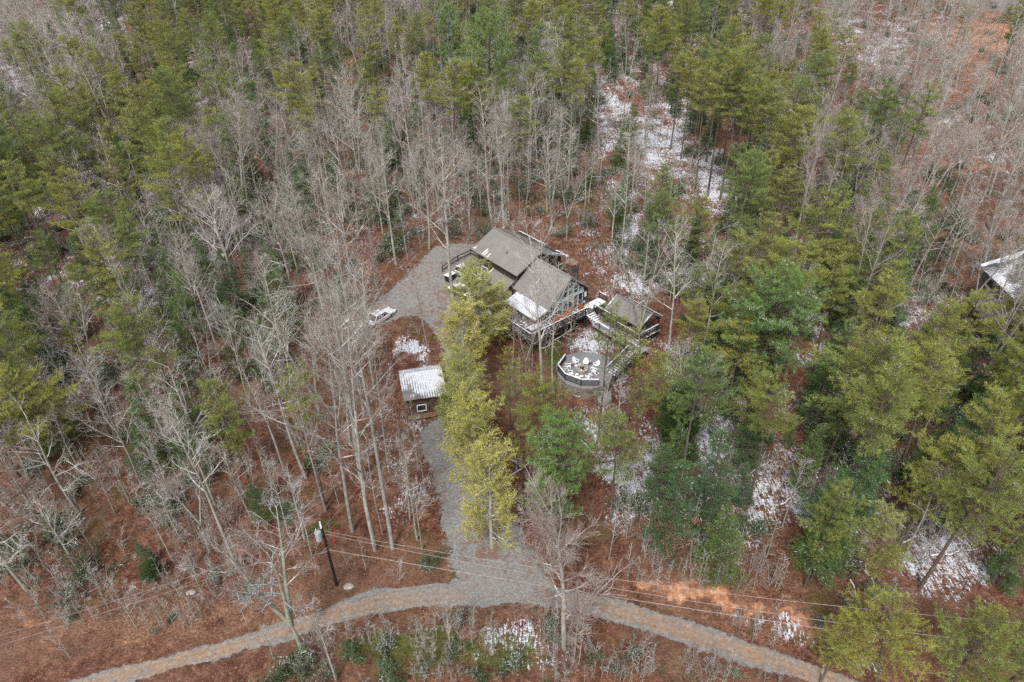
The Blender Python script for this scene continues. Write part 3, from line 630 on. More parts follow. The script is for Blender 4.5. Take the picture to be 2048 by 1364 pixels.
c_ = pave.mix(pave.math('MULTIPLY', pave.step(pave.noise(.9, 4, .8, p_), .55, .65), .5), c_, (.25, .17, .13)); pave.base(c_); pave.set(.9, .1)
an = np.arange(48) * 2 * math.pi / 48
ring_r = [TR - .12 + .45 * max(0, math.sin(t_)) + (.06 * math.sin(3 * t_) if math.sin(t_) > 0 else 0) for t_ in an]
MB().prism([(rr * math.cos(t_), rr * math.sin(t_), FZ) for rr, t_ in zip(ring_r, an)], .35).build('gravel_floor', pave.m, terr)
RT = [at(px, py, FZ + 1.0)[:2] - FC for px, py in [(1131, 708), (1116, 729), (1130.5, 747), (1162, 758.5), (1198, 759)]]
railing(terr, (0, 0, 0), [(q[0], q[1], FZ) for q in RT], 1.0, 'snow', 'rail', pickets=True, post_gap=9)
pathm = gravel_mat('path gravel', True)
patch('gravel_path', [(1192, 722), (1208, 726), (1216, 745), (1222, 757), (1228, 768), (1222, 800), (1205, 815), (1196, 800), (1200, 775), (1196, 745)], pathm, .2, .35, .05)
fp = thing('fire_pit', 'round stone fire pit ring with snow dusted ash in the middle of the terrace', 'fire pit', (*at(1164, 741, FZ)[:2], FZ))
MB().lathe((0, 0, 0), [(.78, 0), (.80, .36), (.74, .42), (.55, .42), (.50, .36), (.50, .05)], 22).build('stone_ring', simple('tan stone', (.32, .25, .19), var=.5, scale=6), fp)
MB().lathe((0, 0, .1), [(.5, 0), (.35, .06), (.15, .12), (.01, .14)], 14).build('ash', simple('ash with snow', (.05, .045, .045), var=.5, scale=5, snow=.7, sscale=4), fp)
g_ = MB().bar((-.35, -.1, .28), (.3, .2, .36), .1).bar((-.2, .3, .28), (.25, -.3, .4), .1).bar((0, -.35, .3), (.05, .35, .33), .08); g_.build('firewood', simple('charred wood', (.03, .025, .025)), fp)
M['white_chair'] = simple('white chair plastic', (.80, .81, .82), .5, .4, var=.05)
M['orange_chair'] = simple('orange painted chair', (.46, .13, .035), .5, .4, var=.15)
def adirondack(mat, lbl, grp):
    t = thing('adirondack_chair', lbl, 'chair', (0, 0, 0), 0, grp); m = M[mat]; parts = []
    def P(n, mb): o = mb.build(n, m, t); parts.append(o); return o
    s = MB()                                             # +x is the front
    for i in range(5):
        x = .30 - .13 * i; s.box((x, 0, .40 - .035 * i), (.11, .56, .03))
    P('seat', s)
    b = MB()
    for i in range(5):
        y = (i - 2) * .115; hh = .80 - .035 * abs(i - 2) ** 1.6; b.bar((-.22, y, .24), (-.22 - .36 * hh, y * 1.12, .24 + hh * .93), .1, .03)
    b.bar((-.33, -.27, .52), (-.33, .27, .52), .03, .07); P('backrest', b)
    for sgn in (-1, 1):
        P('armrest', MB().box((.02, sgn * .36, .58), (.74, .14, .03)))
        P('leg', MB().bar((.33, sgn * .31, 0), (.33, sgn * .31, .565), .05, .10))
        P('leg', MB().bar((-.62, sgn * .27, .03), (.30, sgn * .27, .36), .05, .12))
    reg(t, *parts); return t
ch_w = adirondack('white_chair', '', 'white chairs around the fire pit')
ordi = ['first', 'second', 'third', 'fourth', 'fifth', 'sixth', 'seventh', 'eighth', 'ninth', 'tenth', 'eleventh', 'twelfth', 'thirteenth', 'fourteenth', 'fifteenth', 'sixteenth', 'seventeenth', 'eighteenth', 'nineteenth', 'twentieth']
wl = [((1151, 724.5), 'white adirondack chair facing us at the far side of the fire pit, further left'),
      ((1171.5, 727), 'white adirondack chair facing us straight behind the fire pit, on the right'),
      ((1136.5, 734), 'white adirondack chair beside the short left railing, facing right to the fire'),
      ((1141, 748), 'white adirondack chair in the lower left bend of the terrace railing'),
      ((1155, 757), 'white adirondack chair touching the middle of the front picket railing'),
      ((1178, 755), 'white adirondack chair turned askew before the right part of the front railing'),
      ((1189.5, 743.5), 'white adirondack chair on the right of the fire ring, nearer the front railing'),
      ((1193, 731), 'white adirondack chair furthest right on the terrace, near the path')]
for i, (pq, lb) in enumerate(wl):
    c = ch_w if i == 0 else copy_tree(ch_w); c.scale = (.84,) * 3; q = at(*pq, FZ + .2); c.location = (q[0], q[1], FZ + .004); d = FC - q[:2]
    c.rotation_euler = (0, 0, math.atan2(d[1], d[0]) + [.1, -.1, .2, -.3, .35, .5, -.2, .15][i]); c['label'] = lb
fs = thing('footstool', '', 'footstool', (0, 0, 0), 0, 'white footstools by the fire pit')
o1 = MB().box((0, 0, .30), (.42, .46, .035)).box((.2, 0, .27), (.03, .46, .09)).build('seat', M['white_chair'], fs)
legs = [MB().bar((x, y, 0), (x, y, .28), .05).build('leg', M['white_chair'], fs) for x in (-.16, .16) for y in (-.2, .2)]
reg(fs, o1, *legs)
fl = [((1152.5, 731), 'white footstool before the far left chair of the fire pit'), ((1160, 729.5), 'white footstool between the two chairs that face us'), ((1154, 748.5), 'white footstool just in front of the fire ring towards us'), ((1163.5, 752), 'small white footstool close behind the front picket railing'), ((1171, 733), 'white footstool before the chair straight behind the fire pit'), ((1185, 735), 'white footstool between fire ring and the two chairs on the right')]
for i, (pq, lb) in enumerate(fl):
    c = fs if i == 0 else copy_tree(fs); c.scale = (.8,) * 3; q = at(*pq, FZ + .25); c.location = (q[0], q[1], FZ + .004); d = FC - q[:2]; c.rotation_euler = (0, 0, math.atan2(d[1], d[0]) + .2 * (i - 2)); c['label'] = lb
tbm = simple('weathered side table', (.17, .11, .08), snow=.3, sscale=5)
for k, (pq, lb) in enumerate([((1144, 729.5), 'low brown side table between two white chairs, behind left'), ((1180, 725.5), 'low dark side table beside the chair behind the fire pit'), ((1138, 740), 'low dark side table at the left end of the terrace')]):
    q = at(*pq, FZ + .25); t = thing('side_table', lb, 'side table', (q[0], q[1], FZ + .004), .4 * k, 'side tables on the terrace')
    MB().box((0, 0, .42), (.45, .45, .03)).build('table_top', tbm, t)
    for x in (-.17, .17):
        for y in (-.17, .17): MB().bar((x, y, 0), (x, y, .41), .04).build('leg', tbm, t)
ch_o = adirondack('orange_chair', '', 'orange chairs on the deck')
ol = [((.45, 1.0), .1, 'orange adirondack chair at the lowest left end of the row on the deck'), ((-.05, 1.75), .3, 'orange adirondack chair set back against the glass, second along the deck'),
      ((.55, 2.35), -.2, 'orange adirondack chair near the deck railing, third from the lower end'), ((.1, 3.3), .15, 'orange adirondack chair in the middle of the glazed wall, fourth on the deck'),
      ((.1, 4.2), .2, 'orange adirondack chair fifth along the deck, left of the lone far one'), ((.15, 5.6), .0, 'lone orange adirondack chair nearest the gate at the upper end of the deck')]
for i, ((u, v), dr, lb) in enumerate(ol):
    c = ch_o if i == 0 else copy_tree(ch_o); c.scale = (.78,) * 3; c.location = h2w(u, v, DZ + .004); c.rotation_euler = (0, 0, HR + dr); c['label'] = lb
M['cushion'] = simple('white snow dusted top', (.75, .76, .78))
for i, (u, v) in enumerate([(.9, 1.6), (.75, 3.9), (.8, 6.1)]):
    t = thing('side_table', ['snow topped side table between the lower orange deck chairs', 'snow topped side table before the middle orange deck chairs', 'snow topped side table by the lone far orange deck chair'][i], 'side table', h2w(u, v, DZ + .004), HR, 'side tables on the deck')
    MB().cyl((0, 0, .45), .3, .3, .05, 14).build('table_top', M['cushion'], t)
    for k in range(3): MB().bar((.18 * math.cos(k * 2.1), .18 * math.sin(k * 2.1), 0), (.1 * math.cos(k * 2.1), .1 * math.sin(k * 2.1), .45), .04).build('leg', M['rail'], t)
gr = thing('outdoor_table', 'dark outdoor table with snow dusted benches at the low corner of the deck', 'table', h2w(.2, -2.6, DZ + .004), HR)
MB().box((0, 0, .74), (1.0, 1.7, .05)).build('table_top', M['rail_snow'], gr)
for s_ in (-1, 1):
    MB().box((s_ * .75, 0, .45), (.3, 1.6, .04)).build('bench', M['rail_snow'], gr); MB().bar((-.8, s_ * .6, .4), (.8, s_ * .6, .4), .08).bar((-.5, s_ * .6, 0), (-.2, s_ * .6, .7), .08).bar((.5, s_ * .6, 0), (.2, s_ * .6, .7), .08).build('leg', M['rail'], gr)

# ------------------------------------------------------------------ shed
def snow_shed(t, o):
    s = t.n('ShaderNodeSeparateXYZ'); t.l(o, s.inputs[0])
    w = t.math('ABSOLUTE', t.math('SINE', t.math('MULTIPLY', s.outputs[0], math.pi / 0.29)))
    # bare towards -x,-y (the lower left eave); snow thick towards +x
    f = t.math('ADD', t.math('MULTIPLY', s.outputs[0], 0.16), t.math('MULTIPLY', s.outputs[1], 0.17))
    f = t.math('ADD', f, t.math('MULTIPLY', t.math('SUBTRACT', t.noise(.7, 5, .65, o), .5), 1.6))
    f = t.math('ADD', f, t.math('MULTIPLY', w, 0.55)); return t.step(f, -0.16, 0.10)
M['roof_shed'] = metal_roof('ribbed shed roof under melting snow', (0.20, 0.195, 0.19), snow_shed)
def sw(px, py, z): return at(px, py, z)
S1, S2, S3, S4 = sw(803, 803, 2.9)[:2], sw(890, 789, 2.9)[:2], sw(886, 731, 2.9)[:2], sw(799, 740, 2.9)[:2]
sc_ = (S1 + S2 + S3 + S4) / 4; sx = (S2 - S1) / np.linalg.norm(S2 - S1); SA = math.atan2(sx[1], sx[0]); sl = np.linalg.norm(S2 - S1) ; sd = np.linalg.norm((S3 + S4) / 2 - (S1 + S2) / 2)
sg = float(hgt(*sc_)); SE = 2.9
shed = thing('wooden_shed', 'small brown shed with ribbed roof half covered in melting snow', 'shed', (sc_[0], sc_[1], sg), SA)
OS = (0, 0, sg)
hl, hd = sl / 2, sd / 2; yr = hd * 0.42; zr_ = SE + 0.75
mb = MB(); roof_slope(mb, (-hl, -hd, SE), (hl, -hd, SE), (hl, yr, zr_), (-hl, yr, zr_), rib=.29, rw=.05, rh=.05, th=.08)
mb.build('roof', M['roof_shed'], shed, OS)
mb = MB(); roof_slope(mb, (hl, hd, SE + .05), (-hl, hd, SE + .05), (-hl, yr + .02, zr_ - .12), (hl, yr + .02, zr_ - .12), rib=.29, rw=.05, rh=.05, th=.08)
mb.build('roof', M['roof_porch'], shed, OS)
MB().prism([(hl - .3, -hd + .5, sg - .5), (hl - .3, hd - .3, sg - .5), (hl - .3, hd - .3, SE - .02), (hl - .3, yr, zr_ - .22), (hl - .3, -hd + .5, SE)], 2 * hl - .6, (-1, 0, 0)).build('wall', siding('brown shed boards', (.095, .060, .045), 6), shed, OS)
w = MB().box((-.55, -hd + .47, sg + 1.1), (1.0, .06, .8)).build('window', M['glass'], shed, OS)
yy = -hd + .42
MB().bar((-1.1, yy, sg + 1.55), (0, yy, sg + 1.55), .08).bar((-1.1, yy, sg + .65), (0, yy, sg + .65), .08).bar((-1.07, yy, sg + .69), (-1.07, yy, sg + 1.51), .08).bar((-.03, yy, sg + .69), (-.03, yy, sg + 1.51), .08).build('frame', M['white_paint'], w)
d_ = MB().box((1.4, -hd + .46, sg + .75), (.9, .07, 1.7)).build('door', siding('door boards', (.13, .08, .055), 6), shed, OS)
MB().box((1.05, -hd + .41, sg + .8), (.05, .05, .15)).build('handle', M['steel'], d_)
MB().box((0, -hd + .1, sg + .12), (2 * hl - .5, .75, .1)).build('step', simple('raw plank', (.20, .12, .075)), shed, OS)

# ------------------------------------------------------------------ big house at the right edge
M['wall_grey'] = siding('grey house siding', (.16, .15, .145))
def snow_big(t, o):
    s = t.n('ShaderNodeSeparateXYZ'); t.l(o, s.inputs[0])
    w = t.math('ABSOLUTE', t.math('SINE', t.math('MULTIPLY', s.outputs[0], math.pi / 0.32)))
    f = t.math('ADD', t.math('MULTIPLY', w, .5), t.math('MULTIPLY', t.math('SUBTRACT', t.noise(.35, 4, .6, o), .5), 2.0)); return t.step(f, 0.42, 0.60)
M['roof_big'] = metal_roof('snow streaked grey roof', (.14, .135, .13), snow_big)
ZB = 9.5
A_, D_ = at(1957, 530, ZB)[:2], at(2024, 594, ZB)[:2]; ux = (D_ - A_) / np.linalg.norm(D_ - A_); uy = np.array([-ux[1], ux[0]]); BL = np.linalg.norm(D_ - A_) + 6
bg_ = float(hgt(*(A_ + ux * 5 + uy * 4)))
big = thing('snow_streaked_house', 'large grey house with snow streaked ribbed roof at the right picture edge', 'house', (A_[0], A_[1], bg_), math.atan2(ux[1], ux[0]))
OB = (0, 0, bg_)
mb = MB(); roof_slope(mb, (0, 0, ZB), (BL, 0, ZB), (BL, 6.2, ZB + 2.7), (0, 6.2, ZB + 2.7), rib=.32, rh=.06); roof_slope(mb, (BL, 12.4, ZB), (0, 12.4, ZB), (0, 6.22, ZB + 2.7), (BL, 6.22, ZB + 2.7), rib=.32, rh=.06)
mb.build('roof', M['roof_big'], big, OB)
MB().prism([(BL - .5, .6, bg_ - 1), (BL - .5, 11.8, bg_ - 1), (BL - .5, 11.8, ZB), (BL - .5, 6.2, ZB + 2.4), (BL - .5, .6, ZB)], BL - 1, (-1, 0, 0)).build('wall', M['wall_grey'], big, OB)
snow_strip('snow', (.1, .1, ZB + .1), (.1, 6.1, ZB + 2.75), 1.0, (1, 0, 0), big, OB, seed=31, n=20)
def bl(px, py, z): q = at(px, py, z)[:2] - A_; return float(q @ ux), float(q @ uy)
pu = [bl(1932, 596, ZB - 3.2), bl(1996, 650, ZB - 3.2)]; print('porch', pu)
pw0, pw1, pv0 = pu[0][0], pu[1][0], pu[0][1]
mb = MB(); roof_slope(mb, (pw0, pv0, ZB - 3.2), (pw1, pv0, ZB - 3.2), (pw1, .5, ZB - 2.0), (pw0, .5, ZB - 2.0), rib=.32)
mb.build('porch_roof', M['roof_big'], big, OB)
for x in (pw0 + .3, (pw0 + pw1) / 2, pw1 - .3): MB().bar((x, pv0 + .3, bg_ - .5), (x, pv0 + .3, ZB - 3.3), .18).build('post', M['trim_dark'], big, OB)
for x in (2.5, 6.5):
    w = MB().box((x, .57, ZB - 1.1), (1.2, .08, 1.1)).build('window', M['glass'], big, OB)
    MB().bar((x - .65, .5, ZB - .5), (x + .65, .5, ZB - .5), .1).bar((x - .65, .5, ZB - 1.7), (x + .65, .5, ZB - 1.7), .1).build('frame', M['white_paint'], w)

# ------------------------------------------------------------------ vehicles
M['rubber'] = simple('tyre rubber', (.02, .02, .02)); M['lamp_glass'] = simple('lamp glass', (.6, .62, .6), .2, .6)
M['tail'] = simple('tail lamp red', (.25, .02, .02), .3, .5)
def car(lbl, loc, rz, body_c, L=4.6, W=1.8, Hh=1.45, suv=False, snow=0.3, dirt=False, grp=None):
    t = thing('parked_car', lbl, 'car', loc, rz, grp)
    bm_ = simple('car paint ' + lbl[:12], body_c, .28, .6, .1, var=.08, snow=snow, sscale=1.6)
    # body: lofted sections along x
    if suv: sec = [(-.5, .55, .80, .35), (-.48, .9, .86, .3), (-.2, 1.0, .94, .25), (.18, 1.0, .96, .25), (.36, .93, .93, .27), (.48, .78, .84, .32), (.5, .6, .76, .38)]
    else: sec = [(-.5, .55, .74, .36), (-.48, .82, .84, .3), (-.25, .88, .95, .24), (.15, .86, .96, .24), (.32, .78, .93, .25), (.47, .66, .84, .3), (.5, .52, .74, .36)]
    V = []
    for fx, zt, wf, zb in sec:
        w = W / 2 * wf
        V += [(fx * L, -w * .92, zb), (fx * L, -w, zb + .2), (fx * L, -w * .98, zt - .14), (fx * L, -w * .82, zt), (fx * L, w * .82, zt), (fx * L, w * .98, zt - .14), (fx * L, w, zb + .2), (fx * L, w * .92, zb)]
    Fc = []; n = len(sec)
    for k in range(n - 1):
        for i in range(8): Fc.append((8 * k + i, 8 * k + (i + 1) % 8, 8 * k + 8 + (i + 1) % 8, 8 * k + 8 + i))
    Fc += [tuple(range(7, -1, -1)), tuple(range(8 * n - 8, 8 * n))]
    MB().add(V, Fc).build('body', bm_, t, smooth=False)
    x0, x1, x2, x3 = (-.47, -.40, .10, .26) if suv else (-.36, -.22, .06, .22)
    zb = .93 if suv else .82; wt = W / 2 * .72; wb = W / 2 * .86
    V = [(x0 * L, -wb, zb), (x3 * L, -wb, zb), (x3 * L, wb, zb), (x0 * L, wb, zb), (x1 * L, -wt, Hh - .05), (x2 * L, -wt, Hh - .05), (x2 * L, wt, Hh - .05), (x1 * L, wt, Hh - .05)]
    MB().add(V, [(3, 2, 1, 0), (4, 5, 6, 7), (0, 1, 5, 4), (1, 2, 6, 5), (2, 3, 7, 6), (3, 0, 4, 7)]).build('windows', M['glass'], t)
    r = MB(); r.add([((x1 - .01) * L, -wt - .03, Hh - .045), ((x2 + .01) * L, -wt - .03, Hh - .045), ((x2 + .01) * L, wt + .03, Hh - .045), ((x1 - .01) * L, wt + .03, Hh - .045),
                     ((x1 + .02) * L, -wt + .12, Hh + .03), ((x2 - .02) * L, -wt + .12, Hh + .03), ((x2 - .02) * L, wt - .12, Hh + .03), ((x1 + .02) * L, wt - .12, Hh + .03)],
                    [(3, 2, 1, 0), (4, 5, 6, 7), (0, 1, 5, 4), (1, 2, 6, 5), (2, 3, 7, 6), (3, 0, 4, 7)])
    for s_ in (-1, 1):
        r.bar((x3 * L, s_ * wb, zb), (x2 * L, s_ * (wt + .01), Hh - .03), .07); r.bar((x0 * L, s_ * wb, zb), (x1 * L, s_ * (wt + .01), Hh - .03), .09)
        r.bar(((x0 + x3) / 2 * L, s_ * (wb + .01), zb), ((x1 + x2) / 2 * L, s_ * (wt + .01), Hh - .04), .07)
    r.build('roof', bm_, t)
    for sx_ in (-.31, .32):
        for s_ in (-1, 1):
            wh = thing_part = MB(); a_ = np.arange(14) * 2 * math.pi / 14
            V = [(sx_ * L + .33 * math.cos(q), s_ * (W / 2 - .21), .33 + .33 * math.sin(q)) for q in a_] + [(sx_ * L + .33 * math.cos(q), s_ * (W / 2 + .01), .33 + .33 * math.sin(q)) for q in a_]
            wh.add(V, [(i, (i + 1) % 14, 14 + (i + 1) % 14, 14 + i) for i in range(14)] + [tuple(range(14)), tuple(range(27, 13, -1))])
            wo_ = wh.build('wheel', M['rubber'], t)
            V = [(sx_ * L + .19 * math.cos(q), s_ * (W / 2 + .02), .33 + .19 * math.sin(q)) for q in a_]; MB().add(V, [tuple(range(14))]).build('rim', M['steel'], wo_)
    for s_ in (-1, 1):
        MB().box((.485 * L, s_ * W * .32, .64), (.12, .34, .14)).build('headlight', M['lamp_glass'], t)
        MB().box((-.49 * L, s_ * W * .34, .70), (.10, .26, .14)).build('tail_light', M['tail'], t)
        MB().box(((x3 - .04) * L, s_ * (W / 2 * .98), .95), (.12, .2, .12)).build('side_mirror', bm_, t)
    return t
c1, c2 = at(733, 634, 3.9)[:2], at(782, 603, 3.9)[:2]; cc_ = (c1 + c2) / 2; d_ = c2 - c1
car('white sedan with leaf covered glass parked among bare trees beside the drive', (*cc_, float(hgt(*cc_)) + .06), math.atan2(d_[1], d_[0]), (.72, .73, .74), L=4.8, snow=.15)
g = gat(938, 556); car('pale green grey car under the top of the golden tree', (g[0], g[1], g[2] + .06), math.radians(-42), (.42, .48, .42), L=4.6, suv=True, snow=.75, Hh=1.6)
g = gat(925, 590); car('grey car mostly hidden by the golden tree, snow on its roof', (g[0], g[1], g[2] + .06), math.radians(-40), (.22, .24, .26), L=4.5, snow=.95)
g = gat(962, 628); car('dark car below the golden tree nearest the snowy porch', (g[0], g[1], g[2] + .06), math.radians(-30), (.15, .17, .18), L=4.6, suv=True, snow=.55, Hh=1.6)
g = gat(1985, 14); car('dark pickup sized car on the far road at the upper right corner', (g[0], g[1], g[2] + .1), math.radians(70), (.07, .08, .09), L=5.0, suv=True, snow=.3, Hh=1.7)
g = gat(901, 560); bn = thing('storage_box', 'black box with snow white lid standing on the gravel edge', 'box', g, math.radians(52))
MB().box((0, 0, .5), (1.35, .85, 1.0), taper=1.05).build('box_body', simple('black plastic', (.012, .012, .013), .4, .5), bn)
MB().box((0, 0, 1.04), (1.48, .96, .09), taper=.93).cyl((-.25, 0, 1.085), .07, .07, .012, 10).build('lid', M['snow'], bn)
# ------------------------------------------------------------------ split rail fence
fence = thing('rail_fence', 'dark two rail wooden fence on the gravel turnaround behind the parked cars', 'fence', gat(916, 524))
fo = np.array(fence.location)
fpts = [gat(885, 545), gat(916, 524), gat(942, 511.5), gat(954.5, 518)]
for p in fpts: MB().bar(p - fo - [0, 0, .2], p - fo + [0, 0, 1.15], .14).build('post', M['rail'], fence)
for a_, b_ in zip(fpts[:-1], fpts[1:]):
    for z in (.45, .98): MB().bar(a_ - fo + [0, 0, z], b_ - fo + [0, 0, z], .06, .14).build('rail', M['rail'], fence)
# ------------------------------------------------------------------ utility pole and wires
pb = gat(674, 1171); PH = height_to(pb, 1044)
pole = thing('utility_pole', 'black wooden utility pole with grey transformer beside the lower road', 'utility pole', pb)
MB().cyl((0, 0, -.3), .14, .10, PH - .4, 12).build('pole_shaft', simple('creosote wood', (.022, .017, .015), var=.4), pole)
tf = MB().cyl((-.42, -.1, PH - 2.1), .27, .27, .95, 14).cyl((-.42, -.1, PH - 1.15), .29, .20, .1, 14).build('transformer', simple('grey transformer tank', (.42, .46, .49), .4, .5), pole)
MB().cyl((-.5, -.1, PH - 1.05), .05, .04, .3, 8).build('bushing', M['white_paint'], tf)
for k in range(4): MB().cyl((-.05, 0, PH - .75 + .22 * k), .11 - .01 * k, .06, .12, 8).build('insulator', M['white_paint'], pole)
MB().bar((.0, -.05, PH - 1.5), (-.42, -.1, PH - 1.5), .08).build('bracket', M['steel'], pole)
def wire(name, lbl, a_, b_, sag, r=.011, n=40):
    a_ = np.array(a_, float); b_ = np.array(b_, float); ts = np.linspace(0, 1, n + 1); P = a_ + (b_ - a_) * ts[:, None]; P[:, 2] -= sag * 4 * ts * (1 - ts)
    mb = MB()
    for i in range(n): mb.bar(P[i], P[i + 1], r * 2)
    o = mb.build(name, M['wire'], None, a_); o.location = a_; tag(o, lbl, 'cable', 'overhead wires along the road'); return o
M['wire'] = simple('aluminium wire', (.34, .31, .29), .5, .4)
pt = np.array([pb[0], pb[1], pb[2]])
R1_, R2_ = at(2250, 1318, 8.5), at(2250, 1262, 10.0)
wire('power_line', 'upper pale power line running right from the pole over the junction', pt + [.05, 0, PH - 1.1], R2_, 1.5)
wire('power_line', 'lower pale power line running right from the pole along the clay bank', pt + [.1, 0, PH - 1.5], R1_, 1.2)
wire('telephone_cable', 'thick telephone cable starting lower on the pole, sagging over the drive mouth', pt + [.1, 0, PH - 3.6], at(2250, 1345, 6.5), 0.4, .016)
wire('power_line', 'upper thin wire running left from the pole down to the picture corner', pt + [-.1, 0, PH - 1.1], at(-180, 1322, 8.5), .5, .008)
wire('power_line', 'lower thin wire running left from the pole above the leaf litter', pt + [-.1, 0, PH - 2.2], at(-180, 1345, 8.0), .3, .008)
wire('service_drop', 'thin service wire rising from the pole into the tall bare trees', pt + [0, 0, PH - .9], at(1030, 570, 5.3), 1.2, .008)
for z0, lb, c_, dx in ((.4, 'red guy wire marker beside the pole', (.5, .03, .03), 2.0), (.4, 'yellow guy wire marker left of the pole', (.6, .36, .03), -2.6)):
    q = gat(668, 1088) if dx > 0 else gat(630, 1163)
    o = MB().bar((0, 0, .0), (.35, .3, 2.0), .05).build('guy_marker', simple('marker ' + lb[:3], c_), None); o.location = q; tag(o, lb, 'marker')
def rock(px, py, r, lb):
    q = gat(px, py); rr = np.random.default_rng(int(px)); V = []; 
    import bmesh
    bm = bmesh.new(); bmesh.ops.create_icosphere(bm, subdivisions=2, radius=1)
    for v in bm.verts: v.co = Vector((v.co.x * r * 1.3, v.co.y * r * .9, v.co.z * r * .6)) * (1 + .25 * (rr.random() - .5))
    me = bpy.data.meshes.new('boulder'); bm.to_mesh(me); bm.free(); me.materials.append(M['rockm']); o = bpy.data.objects.new('boulder', me); col.objects.link(o); o.location = q; tag(o, lb, 'rock')
M['rockm'] = simple('pale rock', (.36, .31, .28), .9, .1, var=.4, scale=3)
rock(697, 1173, .38, 'pale boulder at the road edge right of the utility pole')
rock(382, 1185, .36, 'grey boulder lying in the leaf litter left of the broken road tree')
rock(1157, 790, .5, 'flat pale stone at the foot of the terrace wall')
#@@PART3
# ------------------------------------------------------------------ vegetation meshes
def tubes(P0, P1, R0, R1, n=3):
    P0, P1 = np.asarray(P0, float), np.asarray(P1, float); R0, R1 = np.asarray(R0, float), np.asarray(R1, float)
    d = P1 - P0; L = np.linalg.norm(d, axis=1, keepdims=True); d = d / np.maximum(L, 1e-6)
    u = np.where(np.abs(d[:, 2:3]) < 0.9, np.array([[0, 0, 1.0]]), np.array([[1.0, 0, 0]])); a = np.cross(d, u); a /= np.linalg.norm(a, axis=1, keepdims=True); b = np.cross(d, a)
    th = np.arange(n) * 2 * math.pi / n; c, s = np.cos(th), np.sin(th)
    off = a[:, None, :] * c[None, :, None] + b[:, None, :] * s[None, :, None]
    V = np.concatenate([P0[:, None] + off * R0[:, None, None], P1[:, None] + off * R1[:, None, None]], axis=1).reshape(-1, 3)
    k = np.arange(len(P0))[:, None] * 2 * n; i = np.arange(n)[None]; j = (i + 1) % n
    Fc = np.stack([k + i, k + j, k + n + j, k + n + i], axis=2).reshape(-1, 4)
    return V, Fc
def needles(C_, D_, n, L, W, spread, r, upb=0.0, jit=0.08, cv=None):
    N = len(C_); C2 = np.repeat(C_, n, 0) + r.normal(size=(N * n, 3)) * jit
    D2 = np.repeat(D_, n, 0) + r.normal(size=(N * n, 3)) * spread; D2[:, 2] += upb; D2 /= np.linalg.norm(D2, axis=1, keepdims=True)
    ln = L * r.uniform(.55, 1.25, (N * n, 1)); w = np.cross(D2, r.normal(size=(N * n, 3))); w /= np.maximum(np.linalg.norm(w, axis=1, keepdims=True), 1e-6); w *= W / 2
    V = np.stack([C2 - w, C2 + w, C2 + D2 * ln + w * .35, C2 + D2 * ln - w * .35], axis=1).reshape(-1, 3)
    Fc = np.arange(N * n * 4).reshape(-1, 4); cv = r.random(N) if cv is None else cv; var = np.clip(np.repeat(cv, n) * .8 + r.random(N * n) * .2, 0, 1)
    return V, Fc, var
def rot_about(d, ang, az, r=None):
    """a direction at angle `ang` from d, azimuth az round it"""
    u = np.array([0, 0, 1.0]) if abs(d[2]) < .9 else np.array([1.0, 0, 0]); a = np.cross(d, u); a /= np.linalg.norm(a); b = np.cross(d, a)
    return d * math.cos(ang) + (a * math.cos(az) + b * math.sin(az)) * math.sin(ang)

